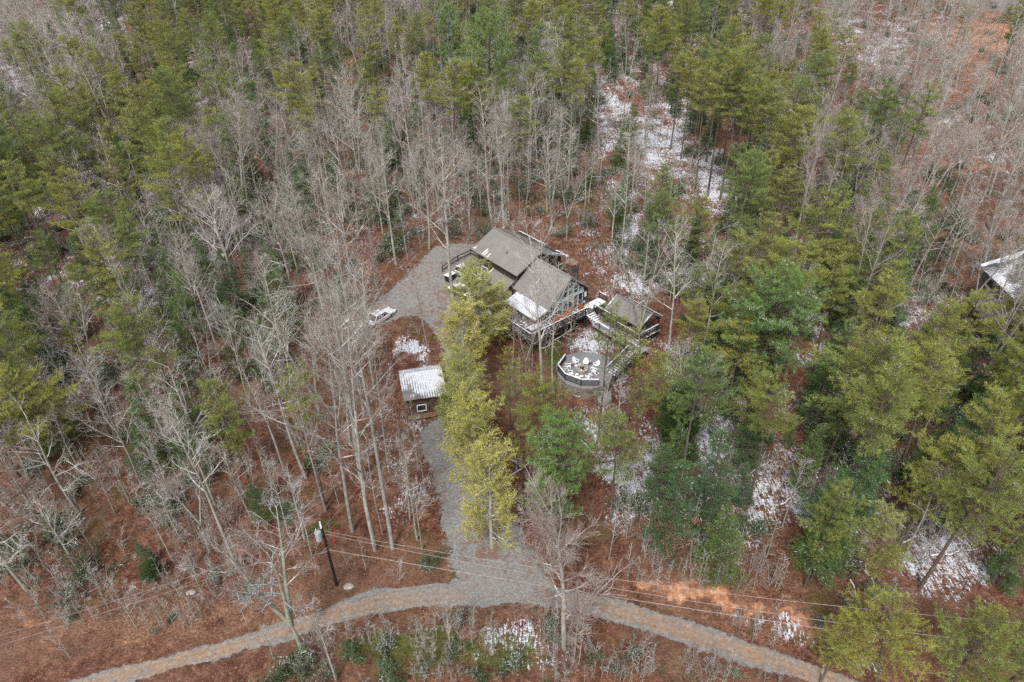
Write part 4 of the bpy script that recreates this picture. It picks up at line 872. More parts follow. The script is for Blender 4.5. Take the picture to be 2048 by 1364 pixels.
def bare_proto(seed, H, r0, cb, spread, nmain, droop=0.0, fork=0, dense=1.0, up=.10):
    r = np.random.default_rng(seed); T = []; S = []                  # trunk segments, crown segments
    def limb(p, d, L, rad, lvl, out, steps, wob, upb):
        upb = upb * (.65 if lvl else 1); pts = [p]; st = L / steps; rr = rad; rs = [rad]
        for i in range(steps):
            d = d + r.normal(size=3) * wob; d[2] += upb; d = d / np.linalg.norm(d); p = p + d * st; pts.append(p)
            rs.append(max(.008, rad * (1 - .78 * (i + 1) / steps)))
        for i in range(steps): out.append((pts[i], pts[i + 1], rs[i], rs[i + 1], lvl))
        return pts, rs
    stems = [(np.array([0, 0, -.3]), np.array([r.normal() * .03, r.normal() * .03, 1.0]), H, r0)]
    if fork:
        h1 = H * r.uniform(.12, .4); stems = []
        pts, rs = limb(np.array([0, 0, -.3]), np.array([0, 0, 1.0]), h1, r0, 0, T, 4, .02, 0); base = pts[-1]
        a0 = r.uniform(0, 6.28)
        for k in range(fork): stems.append((base, rot_about(np.array([0, 0, 1.0]), r.uniform(.16, .30), a0 + k * 6.28 / fork), (H - h1) * r.uniform(.85, 1), r0 * .72))
    for (p, d, L, rad) in stems:
        steps = 12; d = d / np.linalg.norm(d); pts = [p]; q = p.copy(); dd = d.copy()
        for i in range(steps):
            dd = dd + r.normal(size=3) * .028; dd[2] += .03; dd /= np.linalg.norm(dd); q = q + dd * L / steps; pts.append(q.copy())
        rs = [rad * (1 - .88 * (i / steps) ** 1.15) + .012 for i in range(steps + 1)]
        for i in range(steps): (T if i / steps < .82 else S).append((pts[i], pts[i + 1], rs[i], rs[i + 1], 0))
        nm = int(nmain / max(1, fork * .7))
        for k in range(nm):
            f = cb + (1 - cb) * ((k + r.random()) / nm) ** .9; f = min(f, .985); i = int(f * steps); w = f * steps - i; p0 = pts[i] * (1 - w) + pts[i + 1] * w
            ax = pts[i + 1] - pts[i]; ax /= np.linalg.norm(ax)
            Lb = H * spread * 1.12 * (1.05 - .50 * (f - cb) / (1 - cb)) * r.uniform(.4, 1.25); ang = r.uniform(.65, 1.30) - .25 * (f - cb) / (1 - cb)
            b1, r1 = limb(p0, rot_about(ax, ang, r.uniform(0, 6.28)), Lb, max(.022, min(rs[i] * .5, .017 * Lb + .01)), 1, S, 6, .11, up - droop)
            n2 = int((4 + Lb * 1.25) * dense)
            for m in range(n2):
                g = r.uniform(.22, 1); j = min(5, int(g * 6)); p1 = b1[j] + (b1[j + 1] - b1[j]) * (g * 6 - j if g < 1 else 1); a1 = b1[j + 1] - b1[j]; a1 /= np.linalg.norm(a1)
                L2 = Lb * r.uniform(.22, .5) * (1.1 - .5 * g); b2, r2 = limb(p1, rot_about(a1, r.uniform(.45, 1.0), r.uniform(0, 6.28)), L2, max(.011, r1[j] * .45), 2, S, 3, .14, up - droop * 1.5)
                for q_ in range(int(r.integers(3, 6) * dense)):
                    g2 = r.uniform(.2, 1); j2 = min(2, int(g2 * 3)); p2 = b2[j2] + (b2[j2 + 1] - b2[j2]) * (g2 * 3 - j2 if g2 < 1 else 1); a2 = b2[j2 + 1] - b2[j2]; a2 /= np.linalg.norm(a2)
                    limb(p2, rot_about(a2, r.uniform(.4, .9), r.uniform(0, 6.28)), L2 * r.uniform(.3, .65) + .15, .0095, 3, S, 2, .16, up - droop)
    return T, S
def segs_mesh(name, segs, mat, n_of):
    Vs, Fs = [], []; off = 0
    for lvl in (0, 1, 2, 3):
        q = [s for s in segs if s[4] == lvl]
        if not q: continue
        V, Fc = tubes([s[0] for s in q], [s[1] for s in q], [s[2] for s in q], [s[3] for s in q], n_of[lvl])
        Vs.append(V); Fs.append(Fc + off); off += len(V)
    return fast_mesh(name, np.vstack(Vs), np.vstack(Fs), [mat], smooth=True)

def conifer_proto(seed, H, R, cb, r0, nb, elev=(-.1, .35), prof='pine', twigs=9, blades=7, L=.28, W=.05, spread=.5, flat=.35, upb=.15, tuft=False, clumpstep=.27, lean=.02, dead=6, whorl=True):
    r = np.random.default_rng(seed); steps = 12; pts = [np.array([0, 0, -.3])]; d = np.array([r.normal() * lean, r.normal() * lean, 1.0])
    for i in range(steps):
        d = d + np.array([r.normal(), r.normal(), 0]) * .02; d /= np.linalg.norm(d); pts.append(pts[-1] + d * H / steps)
    rs = [r0 * (1 - .92 * (i / steps)) + .012 for i in range(steps + 1)]
    T = [(pts[i], pts[i + 1], rs[i], rs[i + 1], 0) for i in range(steps)]; Bs = []; Cc = []; Dd = []; Cv = []
    def tpos(f): i = min(int(f * steps), steps - 1); return pts[i] + (pts[i + 1] - pts[i]) * (f * steps - i)
    for k in range(dead):                                                  # dead stubs below the crown
        if cb < .2: break
        f = r.uniform(.15, cb); a = r.uniform(0, 6.28); p = tpos(f); Bs.append((p, p + np.array([math.cos(a), math.sin(a), .1]) * r.uniform(.5, 1.6), .03, .012, 1))
    nw = max(6, nb // 5)
    for k in range(nb):
        g = (k + r.random()) / nb
        if whorl: g = min(1, (int(g * nw) + .5 + r.normal() * .16) / nw)
        g = min(max(g, 0), 1); bvar = r.random(); f = cb + (.995 - cb) * g
        if prof == 'pine': env = min(1, math.sqrt(max(0, (1 - g) * 1.5)) + .12) * (0.5 + .5 * min(1, g * 3.5)) * (.5 + .65 * r.random())
        elif prof == 'cone': env = (1 - g) ** .8 * (0.75 + .25 * min(1, g * 5)) + .04
        elif prof == 'round': env = math.sqrt(max(.02, 1 - (2 * g - .85) ** 2 / 1.4))
        elif prof == 'column': env = min(1, (1 - g) * 2.2 + .05) ** .7
        Lb = R * env * r.uniform(.62, 1.12); a = k * 2.399 + r.normal() * .5; e = elev[0] + (elev[1] - elev[0]) * g + r.normal() * .08
        ca, sa = math.cos(a), math.sin(a); p = tpos(f); n = 5; bp = [p]
        for i in range(n):
            t_ = (i + 1) / n; bp.append(p + np.array([ca * Lb * t_ * math.cos(e), sa * Lb * t_ * math.cos(e), Lb * (math.sin(e) * t_ - .10 * t_ * t_ + .14 * t_ ** 3)]) + r.normal(size=3) * .05)
        rb = .012 + .016 * Lb
        for i in range(n): Bs.append((bp[i], bp[i + 1], rb * (1 - .75 * i / n), rb * (1 - .75 * (i + 1) / n), 1))
        nt = max(3, int(twigs * (Lb / R) ** .7))
        for m in range(nt + 1):
            t_ = .22 + .78 * (m + r.random() * .6) / nt; t_ = min(t_, .99); i = min(n - 1, int(t_ * n)); p1 = bp[i] + (bp[i + 1] - bp[i]) * (t_ * n - i); ax = bp[i + 1] - bp[i]; ax /= np.linalg.norm(ax)
            side = np.cross(ax, [0, 0, 1.0]); side /= max(np.linalg.norm(side), 1e-3); sg = 1 if m % 2 else -1
            dr = ax * r.uniform(.5, .9) + side * sg * r.uniform(.5, 1.0) + np.array([0, 0, r.normal() * flat * .5 + .08]); dr /= np.linalg.norm(dr)
            Lt = (.42 * Lb * (1.05 - .65 * t_) + .22) * r.uniform(.6, 1.15); Bs.append((p1, p1 + dr * Lt, .014, .007, 2))
            ks = max(1, int(Lt / clumpstep)) if not tuft else max(1, int(Lt / (clumpstep * 1.5)))
            for s_ in range(ks):
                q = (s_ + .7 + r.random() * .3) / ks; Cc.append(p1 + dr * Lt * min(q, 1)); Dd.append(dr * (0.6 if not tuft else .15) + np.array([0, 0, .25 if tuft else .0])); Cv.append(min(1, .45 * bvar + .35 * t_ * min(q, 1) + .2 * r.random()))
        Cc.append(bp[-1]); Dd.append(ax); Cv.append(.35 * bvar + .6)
    Cc.append(pts[-1]); Dd.append(np.array([0, 0, 1.0])); Cv.append(.9)
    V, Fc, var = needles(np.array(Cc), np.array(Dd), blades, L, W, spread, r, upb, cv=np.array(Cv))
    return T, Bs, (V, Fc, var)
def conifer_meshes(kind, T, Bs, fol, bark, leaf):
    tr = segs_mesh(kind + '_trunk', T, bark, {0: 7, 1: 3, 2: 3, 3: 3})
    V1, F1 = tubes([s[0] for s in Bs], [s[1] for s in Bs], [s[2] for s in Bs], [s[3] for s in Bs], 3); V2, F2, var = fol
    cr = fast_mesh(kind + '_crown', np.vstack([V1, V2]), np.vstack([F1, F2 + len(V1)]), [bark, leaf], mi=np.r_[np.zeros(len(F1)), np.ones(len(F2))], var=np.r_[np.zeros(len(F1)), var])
    return tr, cr

PROTO = {}
NS = {0: 7, 1: 4, 2: 3, 3: 3}
def add_bare(key, H, bark, twig, **k):
    T, S = bare_proto(H=H, **k); PROTO.setdefault(key, []).append((H, segs_mesh(key + '_trunk', T, bark, NS), segs_mesh(key + '_branches', S, twig, NS)))
add_bare('tall', 24, M['bark_grey'], M['twig'], seed=1, r0=.24, cb=.46, spread=.24, nmain=20)
add_bare('tall', 24, M['bark_grey'], M['twig'], seed=2, r0=.21, cb=.52, spread=.22, nmain=17)
add_bare('tall', 24, M['bark_grey'], M['twig'], seed=3, r0=.25, cb=.38, spread=.22, nmain=22, up=.13)
add_bare('tall', 22, M['bark_lichen'], M['twig'], seed=4, r0=.22, cb=.50, spread=.26, nmain=17, droop=.04)
add_bare('tall', 21, M['bark_grey'], M['twig'], seed=101, r0=.20, cb=.34, spread=.27, nmain=24, up=.08)
add_bare('tall', 23, M['bark_grey'], M['twig_pink'], seed=102, r0=.22, cb=.48, spread=.23, nmain=20, up=.15)
add_bare('tall', 20, M['bark_lichen'], M['twig'], seed=103, r0=.19, cb=.40, spread=.25, nmain=20, droop=.03)
add_bare('forked', 20, M['bark_grey'], M['twig'], seed=5, r0=.27, cb=.30, spread=.26, nmain=24, fork=2)
add_bare('forked', 19, M['bark_lichen'], M['twig'], seed=6, r0=.27, cb=.28, spread=.25, nmain=26, fork=3)
add_bare('forked', 20, M['bark_grey'], M['twig_pink'], seed=7, r0=.25, cb=.33, spread=.24, nmain=24, fork=2, up=.12)
add_bare('spreading', 17, M['bark_grey'], M['twig'], seed=8, r0=.24, cb=.30, spread=.30, nmain=20, droop=.03)
add_bare('spreading', 16, M['bark_lichen'], M['twig'], seed=9, r0=.22, cb=.28, spread=.32, nmain=18, droop=.10)
add_bare('slender', 14, M['bark_grey'], M['twig_pink'], seed=10, r0=.11, cb=.35, spread=.17, nmain=16)
add_bare('slender', 13, M['bark_grey'], M['twig'], seed=11, r0=.10, cb=.40, spread=.20, nmain=14)
add_bare('slender', 12, M['bark_lichen'], M['twig'], seed=12, r0=.09, cb=.30, spread=.22, nmain=14)
add_bare('broom', 17, M['bark_grey'], M['twig_pink'], seed=131, r0=.22, cb=.24, spread=.30, nmain=30, dense=1.6, up=.17)
add_bare('budding', 19, M['bark_grey'], M['twig_orange'], seed=14, r0=.22, cb=.40, spread=.24, nmain=24, dense=1.2, up=.18)
add_bare('brush', 5, M['bark_grey'], M['twig'], seed=15, r0=.04, cb=.15, spread=.26, nmain=9, dense=.6)
add_bare('brush', 4, M['bark_grey'], M['twig_pink'], seed=16, r0=.035, cb=.1, spread=.30, nmain=9, fork=2, dense=.6)
add_bare('brush', 6.5, M['bark_lichen'], M['twig'], seed=17, r0=.045, cb=.2, spread=.2, nmain=9, dense=.5)
add_bare('broken', 13, M['bark_lichen'], M['twig'], seed=181, r0=.24, cb=.25, spread=.26, nmain=26, dense=1.2, fork=3)
def add_con(key, H, bark, leaf, **k):
    T, Bs, fol = conifer_proto(H=H, **k); PROTO.setdefault(key, []).append((H, *conifer_meshes(key, T, Bs, fol, bark, leaf)))
for s_ in range(6):
    add_con('pine', 18, M['bark_dark'], M['pine'], seed=30 + s_, R=[4.3, 3.7, 4.7, 4.0, 3.6, 4.4][s_], cb=[.44, .50, .40, .55, .36, .47][s_], r0=.18, nb=[46, 38, 50, 34, 50, 40][s_], elev=(-.12, .7), twigs=11, blades=14, L=.27, W=.034, spread=.5, flat=.18, upb=.12, clumpstep=.22)
add_con('pine', 18, M['bark_dark'], M['pine'], seed=39, R=2.8, cb=.56, r0=.15, nb=22, elev=(-.1, .6), twigs=8, blades=11, L=.27, W=.034, spread=.5, flat=.18, upb=.12, clumpstep=.26)
for s_ in range(2):
    add_con('pine', 22, M['bark_dark'], M['pine'], seed=45 + s_ * 7, R=[3.7, 3.1][s_], cb=[.60, .64][s_], r0=.19, nb=[40, 34][s_], elev=(-.1, .8), twigs=11, blades=13, L=.27, W=.034, spread=.5, flat=.2, upb=.12, clumpstep=.22)
for s_ in range(4):
    add_con('young', 10, M['bark_dark'], M['young'], seed=40 + s_, R=[2.4, 2.0, 2.8, 2.2][s_], cb=[.08, .12, .06, .2][s_], r0=.11, nb=[64, 56, 70, 54][s_], elev=(-.15, .5), prof='cone', twigs=10, blades=12, L=.21, W=.036, spread=.5, flat=.2, clumpstep=.2)
for s_ in range(3):
    add_con('golden', 13, M['bark_grey'], M['golden'], seed=50 + s_, R=[3.6, 3.1, 3.4][s_], cb=[.14, .2, .1][s_], r0=.16, nb=[58, 50, 54][s_], elev=(.35, 1.15), prof='round', twigs=12, blades=15, L=.15, W=.042, spread=.9, flat=1.0, upb=.3, clumpstep=.24, whorl=False)
for s_ in range(2):
    add_con('round', 17, M['bark_dark'], M['roundpine'], seed=60 + s_, R=[4.2, 3.5][s_], cb=.38, r0=.24, nb=66, elev=(-.1, .8), prof='round', twigs=10, blades=30, L=.25, W=.035, spread=1.0, tuft=True, flat=.6, upb=.2, whorl=False)
add_con('cedar', 12, M['bark_dark'], M['cedar'], seed=70, R=2.0, cb=.03, r0=.14, nb=190, elev=(.1, .9), prof='column', twigs=9, blades=16, L=.18, W=.045, spread=.8, whorl=False)
def shrub_proto(key, seed, leaf, R=1.5, H=1.9, n=250, L=.13, W=.05, blades=12):
    r = np.random.default_rng(seed); st = []
    nst = 9; tips = []
    for k in range(nst):
        a = r.uniform(0, 6.28); p = np.array([math.cos(a) * R * .3, math.sin(a) * R * .3, -.1]) * r.uniform(0, 1.3); d = np.array([math.cos(a) * 1.1 * r.random(), math.sin(a) * 1.1 * r.random(), 1.0]); d /= np.linalg.norm(d)
        for i in range(5):
            d = d + r.normal(size=3) * .42; d[2] = max(d[2], .05); d /= np.linalg.norm(d); q = p + d * H / 4.4; st.append((p, q, .03 - .004 * i, .026 - .004 * i, 0)); p = q; tips.append(p)
    tips = np.array(tips); idx = r.integers(0, len(tips), n); Cc = tips[idx] + r.normal(size=(n, 3)) * [R * .17, R * .17, H * .09]; Cc[:, 2] = np.maximum(Cc[:, 2], .08)
    V, Fc, var = needles(Cc, Cc / np.linalg.norm(Cc, axis=1, keepdims=True), blades, L, W, .9, r, .2, jit=.10)
    tr = segs_mesh(key + '_stems', st, M['bark_grey'], {0: 4}); cr = fast_mesh(key + '_foliage', V, Fc, [leaf], var=var)
    PROTO.setdefault(key, []).append((H, tr, cr))
for s_ in range(3): shrub_proto('laurel', 80 + s_, M['laurel'], R=[1.4, 1.8, 1.1][s_], H=[1.9, 2.5, 1.4][s_])
shrub_proto('beech', 90, M['beech'], R=2.0, H=4.5, n=420, L=.12, W=.06, blades=9); shrub_proto('beech', 91, M['beech'], R=1.7, H=3.5, n=340, L=.12, W=.06, blades=9)

# ------------------------------------------------------------------ where they stand
def grid_val(rows, px, py):
    c = np.clip((px / 128).astype(int), 0, 15); r_ = np.clip((py / 124).astype(int), 0, 10); A = np.array([[int(x) for x in row.split()] for row in rows]); 
    return A[r_, c]
def grid_smooth(rows, px, py):
    """bilinear over cell centres"""
    A = np.array([[float(x) for x in row.split()] for row in rows]); gx = np.clip(px / 128 - .5, 0, 14.999); gy = np.clip(py / 124 - .5, 0, 9.999)
    i, j = gy.astype(int), gx.astype(int); fy, fx = gy - i, gx - j
    return (A[i, j] * (1 - fx) + A[i, j + 1] * fx) * (1 - fy) + (A[i + 1, j] * (1 - fx) + A[i + 1, j + 1] * fx) * fy
G_PINE = ["0 3 8 8 8 4 2 5 6 4 8 6 1 0 0 1", "4 8 7 5 1 1 1 4 4 2 9 9 5 1 0 0", "9 8 2 1 0 0 0 0 0 0 5 9 6 2 1 0", "9 7 1 0 0 0 0 0 0 0 3 5 4 2 0 0", "9 7 0 0 1 0 0 0 0 1 4 6 8 6 2 1", "5 6 0 0 0 0 0 0 0 3 4 6 8 8 8 8", "3 0 0 0 1 0 0 0 3 5 5 6 8 9 9 9", "1 0 0 1 2 0 0 0 3 4 5 8 9 9 9 9", "0 0 0 0 0 0 0 0 3 2 4 5 6 5 4 7", "0 0 0 0 0 0 0 0 0 0 0 1 3 2 1 3", "0 0 0 0 0 0 0 0 0 0 0 0 4 6 6 3"]
G_BARE = ["8 5 1 0 1 4 7 2 2 1 0 2 6 6 5 3", "4 1 0 4 8 9 9 7 5 3 0 0 2 6 6 4", "1 1 5 9 9 9 9 9 9 3 0 0 1 6 6 6", "0 2 8 9 9 9 9 7 4 1 0 1 2 6 7 7", "0 1 8 6 9 9 3 1 1 1 2 1 1 2 7 6", "3 4 9 8 9 9 2 0 1 1 1 0 0 0 1 0", "6 9 9 9 9 7 0 0 0 0 1 0 1 0 0 0", "8 9 9 8 8 9 1 0 0 0 1 1 1 0 0 0", "8 9 7 7 6 8 1 0 0 0 1 1 1 1 1 1", "5 4 2 1 0 0 0 0 0 0 0 0 0 0 0 0", "0 0 0 0 0 0 0 0 0 0 0 0 0 0 0 0"]
G_YNG = ["0 3 4 5 5 3 3 3 2 2 2 2 0 0 0 0", "3 5 5 4 2 2 2 3 2 3 3 4 2 0 0 0", "3 4 3 2 2 2 1 1 1 4 3 4 2 2 1 0", "3 2 2 4 1 1 2 1 1 2 5 5 5 3 2 0", "3 2 5 9 2 1 0 0 0 1 9 9 9 6 2 1", "5 3 2 7 1 0 0 0 0 1 3 7 9 9 6 5", "2 1 2 1 0 0 0 0 0 1 3 8 8 8 6 7", "0 0 2 0 0 0 0 0 0 1 5 6 7 8 6 5", "0 0 0 0 1 0 0 0 0 1 4 4 3 4 3 4", "0 0 0 0 0 0 0 0 0 0 0 1 1 1 1 2", "0 0 0 0 0 1 0 0 0 0 0 0 2 2 3 2"]
G_SHR = ["0 1 2 2 3 3 4 4 5 5 3 2 2 2 1 1", "0 1 2 2 4 5 7 7 6 5 1 1 2 2 2 2", "1 1 2 3 4 6 8 8 7 3 1 1 2 2 2 2", "2 2 3 3 3 4 6 6 7 3 2 2 2 2 2 2", "3 3 4 3 2 2 1 0 1 4 3 3 3 2 2 2", "3 3 4 3 2 1 1 0 0 2 3 2 2 2 2 2", "2 2 3 2 1 1 0 0 1 1 2 3 3 3 2 2", "1 1 3 1 1 1 1 0 1 1 3 3 3 3 2 2", "1 1 2 1 1 1 1 0 1 2 3 3 3 3 3 2", "2 2 1 1 0 0 0 0 0 0 0 1 1 1 2 2", "0 0 0 0 2 3 3 3 3 2 0 1 1 2 2 1"]
# ellipses in the photograph that stay open to view (ground position through the camera), full-size pixels
KEEP = [(1065, 560, 135, 115), (1265, 630, 75, 72), (1165, 740, 66, 64), (843, 778, 62, 62), (757, 612, 55, 42), (870, 560, 75, 85), (1235, 700, 60, 55), (1180, 690, 60, 50), (1400, 1200, 170, 50), (1090, 700, 60, 50), (820, 700, 50, 25)]
KEEP_SOFT = [(1240, 235, 55, 90), (1310, 295, 85, 65), (1400, 335, 75, 50), (1250, 470, 35, 50), (1625, 650, 20, 110), (1430, 870, 40, 80), (1275, 930, 40, 90), (1150, 450, 100, 60), (1000, 430, 120, 40), (1190, 560, 45, 70), (1180, 860, 60, 60)]
def in_ell(px, py, L_, g=1.0):
    o = np.zeros(np.shape(px), bool)
    for cx, cy, rx, ry in L_: o |= ((px - cx) / (rx * g)) ** 2 + ((py - cy) / (ry * g)) ** 2 < 1
    return o
NO_BASE = [ROAD_W, DRIVE_W, FAR_W]
def rect_h(u0, u1, v0, v1): return np.array([h2w(u0, v0)[:2], h2w(u1, v0)[:2], h2w(u1, v1)[:2], h2w(u0, v1)[:2]])
NO_BASE += [rect_h(-17.5, .5, -1.3, 10), rect_h(-7, 2.5, -5, 8), rect_h(-1, 4.4, 5, 11), rect_h(2, 12.5, 4.2, 12), rect_h(9.5, 12, .3, 5)]
NO_BASE.append(np.array([A_ - uy * 6, A_ + ux * BL - uy * 6, A_ + ux * BL + uy * 13, A_ + uy * 13]))
NO_BASE.append(np.array([S1 - 1, S2 + [1, -1], S3 + 1, S4 + [-1, 1]]))
def base_ok(x, y, pad=.7):
    ok = np.ones(np.shape(x), bool)
    for W in NO_BASE:
        for dx, dy in ((0, 0), (pad, 0), (-pad, 0), (0, pad), (0, -pad)): ok &= ~in_poly(x + dx, y + dy, W)
    ok &= (x - FC[0]) ** 2 + (y - FC[1]) ** 2 > 5.2 ** 2
    return ok
KIND = {   # name, prototype keys, grid, spacing, height range, crown centre fraction
    'pine': dict(keys=['pine'], grid=G_PINE, sp=4.9, h=(12, 18.5), cc=.72, rate=.60, rad=3.0),
    'bare': dict(keys=['tall', 'tall', 'tall', 'forked', 'spreading', 'spreading', 'slender'], grid=G_BARE, sp=3.55, h=(11.5, 20), cc=.70, rate=.62, rad=1.5),
    'young': dict(keys=['young'], grid=G_YNG, sp=3.6, h=(5.5, 11.5), cc=.5, rate=.34, rad=2.0),
    'shrub': dict(keys=['laurel'], grid=G_SHR, sp=2.4, h=(1.2, 2.8), cc=.5, rate=.13, rad=1.2)}
PLACED = {k: [] for k in KIND}; PLACED.update({k: [] for k in ('golden', 'round', 'cedar', 'beech', 'feature')})
def explicit(kind, bx, by, topy, key=None, H=None, pi=None, xs=None, label=None, sc_xy=1.0):
    b = gat(bx, by); Hh = H or height_to(b, topy)
    PLACED[kind].append(dict(b=b, H=Hh, key=key or kind, pi=pi, rz=rng.uniform(0, 6.28), xy=sc_xy, label=label, ex=True)); return b
# landmarks among the trees
explicit('bare', 750, 1100, 640, 'tall', label='very tall pale bare tree nearest the pole on its right, leaning trunk'); explicit('bare', 785, 1097, 560, 'tall', label='tallest pale bare tree at the drive mouth beside the leaf litter bank')
for q in [(612, 955, 648, 'tall', 2), (652, 1022, 760, 'tall', 1), (705, 1062, 690, 'tall', 0), (570, 945, 700, 'slender', 0), (358, 1070, 960, 'spreading', 1), (430, 1010, 800, 'tall', 3), (722, 960, 500, 'tall', 0), (775, 925, 660, 'slender', 1), (700, 890, 540, 'tall', 6),
          (1083, 802, 470, 'tall', 4), (1107, 785, 530, 'tall', 6), (1052, 760, 640, 'forked', 2), (1277, 712, 455, 'forked', 1), (906, 596, 292, 'spreading', 0), (855, 697, 520, 'tall', 1), (1218, 1120, 985, 'slender', 2), (1008, 470, 180, 'tall', 0), (985, 452, 170, 'tall', 2), (1018, 440, 240, 'tall', 1), (1133, 480, 340, 'forked', 2), (1040, 765, 690, 'brush', 0), (1060, 775, 700, 'brush', 2),
          (150, 1130, 990, 'spreading', 0), (195, 1110, 1000, 'slender', 1), (55, 1180, 960, 'spreading', 1), (420, 1105, 930, 'forked', 2), (345, 1120, 960, 'slender', 0), (1340, 600, 430, 'slender', 2), (1235, 880, 700, 'slender', 1), (1700, 420, 250, 'forked', 0), (1880, 560, 400, 'spreading', 0), (820, 1040, 860, 'slender', 1), (835, 1080, 900, 'slender', 2), (660, 700, 430, 'tall', 3), (600, 640, 380, 'tall', 0), (440, 720, 480, 'tall', 3), (452, 690, 500, 'tall', 1), (480, 500, 330, 'forked', 1), (330, 560, 400, 'spreading', 1), (1985, 660, 470, 'tall', 4), (2040, 655, 480, 'forked', 1), (1950, 625, 480, 'tall', 5), (1025, 735, 600, 'slender', 1), (1140, 690, 560, 'slender', 2), (1205, 790, 640, 'slender', 0), (1065, 735, 640, 'slender', 2), (1930, 640, 470, 'forked', 2), (1965, 680, 500, 'spreading', 0), (2010, 640, 440, 'forked', 0), (2035, 700, 520, 'spreading', 1), (1900, 600, 440, 'slender', 0), (850, 990, 880, 'slender', 1), (835, 930, 800, 'slender', 2), (845, 1100, 960, 'slender', 1)]:
    explicit('bare', q[0], q[1], q[2], q[3], pi=q[4])
explicit('feature', 1128, 1296, 1008, 'broom', label='broad twiggy reddish bare tree standing below the road junction')
explicit('feature', 604, 1296, 1045, 'broken', label='broken lichen grey tree with snapped tops beside the lower road')
explicit('feature', 712, 300, 108, 'budding', label='bare tree with orange budding crown high up the slope')
explicit('feature', 1690, 560, 440, 'budding', label='small orange twigged tree among the pines')
for i, q in enumerate([(953, 700, 528, 1.45), (934, 806, 618, 1.2), (932, 905, 712, 1.0), (948, 1000, 785, 1.05), (984, 1096, 902, 1.25)]):
    explicit('golden', q[0], q[1], q[2], pi=i % 3, sc_xy=q[3], label=['golden green leafy tree shading the parked cars beside the house', 'golden green tree dusted with snow, second down the drive from the house', 'golden green tree beside the shed roof on the drive', 'golden green tree fourth down the drive, below the shed', 'golden green drooping tree lowest on the drive, above the junction'][i])
explicit('golden', 1000, 690, 575, pi=2, label='smaller green leafy tree tucked under the snowy porch roof')
explicit('golden', 905, 880, 770, pi=1, label='thin golden tree half over the shed roof end')
for q in [(1497, 828, 548, 'large bright green round crowned pine right of the pavilion', 1.05, 0), (1112, 1080, 836, 'bright green round crowned pine beside the drive, right of the golden trees', 1.0, 1), (1690, 300, 185, 'snow flecked round pine on the upper right slope', .9, 0), (1775, 345, 225, 'small round green pine among bare trees on the upper right slope', .8, 1), (2005, 125, 22, 'small green pine on orange clay at the upper right corner', .8, 1), (112, 205, 84, 'isolated green pine with tufted top, upper left', .7, 1), (985, 330, 30, 'tall light green pine on the ridge above the snowy laurels', .8, 0), (905, 190, 10, 'light green pine near the top edge centre', .8, 1)]:
    explicit('round', q[0], q[1], q[2], pi=q[5], sc_xy=q[4], label=q[3])
explicit('cedar', 1352, 925, 752, label='dense dark green columnar cedar below the terrace steps', sc_xy=1.1)
explicit('young', 1432, 1145, 1015, label='dark ragged young evergreen above the orange clay bank')
for q in [(1196, 880, 600, 'pine', 6, .8), (1234, 872, 640, 'pine', 6, .9), (1300, 905, 715, 'pine', 1, .8), (1265, 925, 740, 'pine', 6, 1.2), (1325, 860, 700, 'pine', 6, 1.1), (1068, 962, 745, 'pine', 3, .8), (1030, 930, 740, 'pine', 6, 1.3), (1110, 915, 760, 'pine', 6, 1.2), (1045, 1010, 830, 'pine', 1, .6), (1150, 990, 850, 'pine', 6, 1), (1222, 815, 610, 'pine', 6, .8), (1255, 850, 660, 'pine', 6, .9), (1020, 860, 700, 'pine', 6, 1.0), (1085, 900, 770, 'pine', 6, 1.1), (2030, 720, 560, 'pine', 1, 1.0), (1950, 740, 590, 'pine', 0, 1.0), (285, 682, 468, 'pine', 1, .9), (195, 770, 640, 'pine', 4, .8), (495, 955, 752, 'pine', 4, .9), (1608, 1175, 945, 'pine', 4, .7), (1985, 1160, 920, 'pine', 2, 1.2), (1485, 900, 760, 'pine', 2, .9), (1640, 1364, 1240, 'pine', 2, 1.2), (1740, 1400, 1230, 'pine', 0, 1.2), (1880, 1410, 1235, 'pine', 2, 1.2), (1960, 1430, 1250, 'pine', 0, 1.1), (1480, 260, 70, 'pine', 0, 1), (1440, 400, 130, 'pine', 7, 1), (1475, 415, 150, 'pine', 8, 1.1), (1415, 392, 100, 'pine', 7, 1), (1390, 380, 120, 'pine', 8, 1), (1510, 425, 170, 'pine', 7, 1.1), (1460, 380, 90, 'pine', 7, 1.1), (1545, 400, 150, 'pine', 7, 1.1), (1340, 300, 90, 'pine', 8, 1), (1300, 240, 60, 'pine', 8, 1)]:
    explicit('pine', q[0], q[1], q[2], q[3], pi=q[4], sc_xy=q[5])
for q in [(1240, 338, 252), (1262, 300, 205), (1290, 520, 400), (1365, 560, 430), (1300, 560, 455), (385, 700, 540), (360, 640, 500), (535, 1050, 965), (310, 960, 850), (420, 600, 470), (1420, 680, 560), (1640, 1090, 860), (1405, 1040, 860), (735, 240, 170), (690, 620, 540), (470, 640, 500), (20, 720, 560), (70, 700, 580), (300, 1130, 1080)]:
    explicit('young', *q)
for q in [(1060, 462, 405, 1.2), (1330, 1110, 1025, .6), (640, 1185, 1150, .6), (1160, 640, 600, .6), (730, 740, 660, .9)]:
    explicit('beech', q[0], q[1], q[2], sc_xy=q[3])
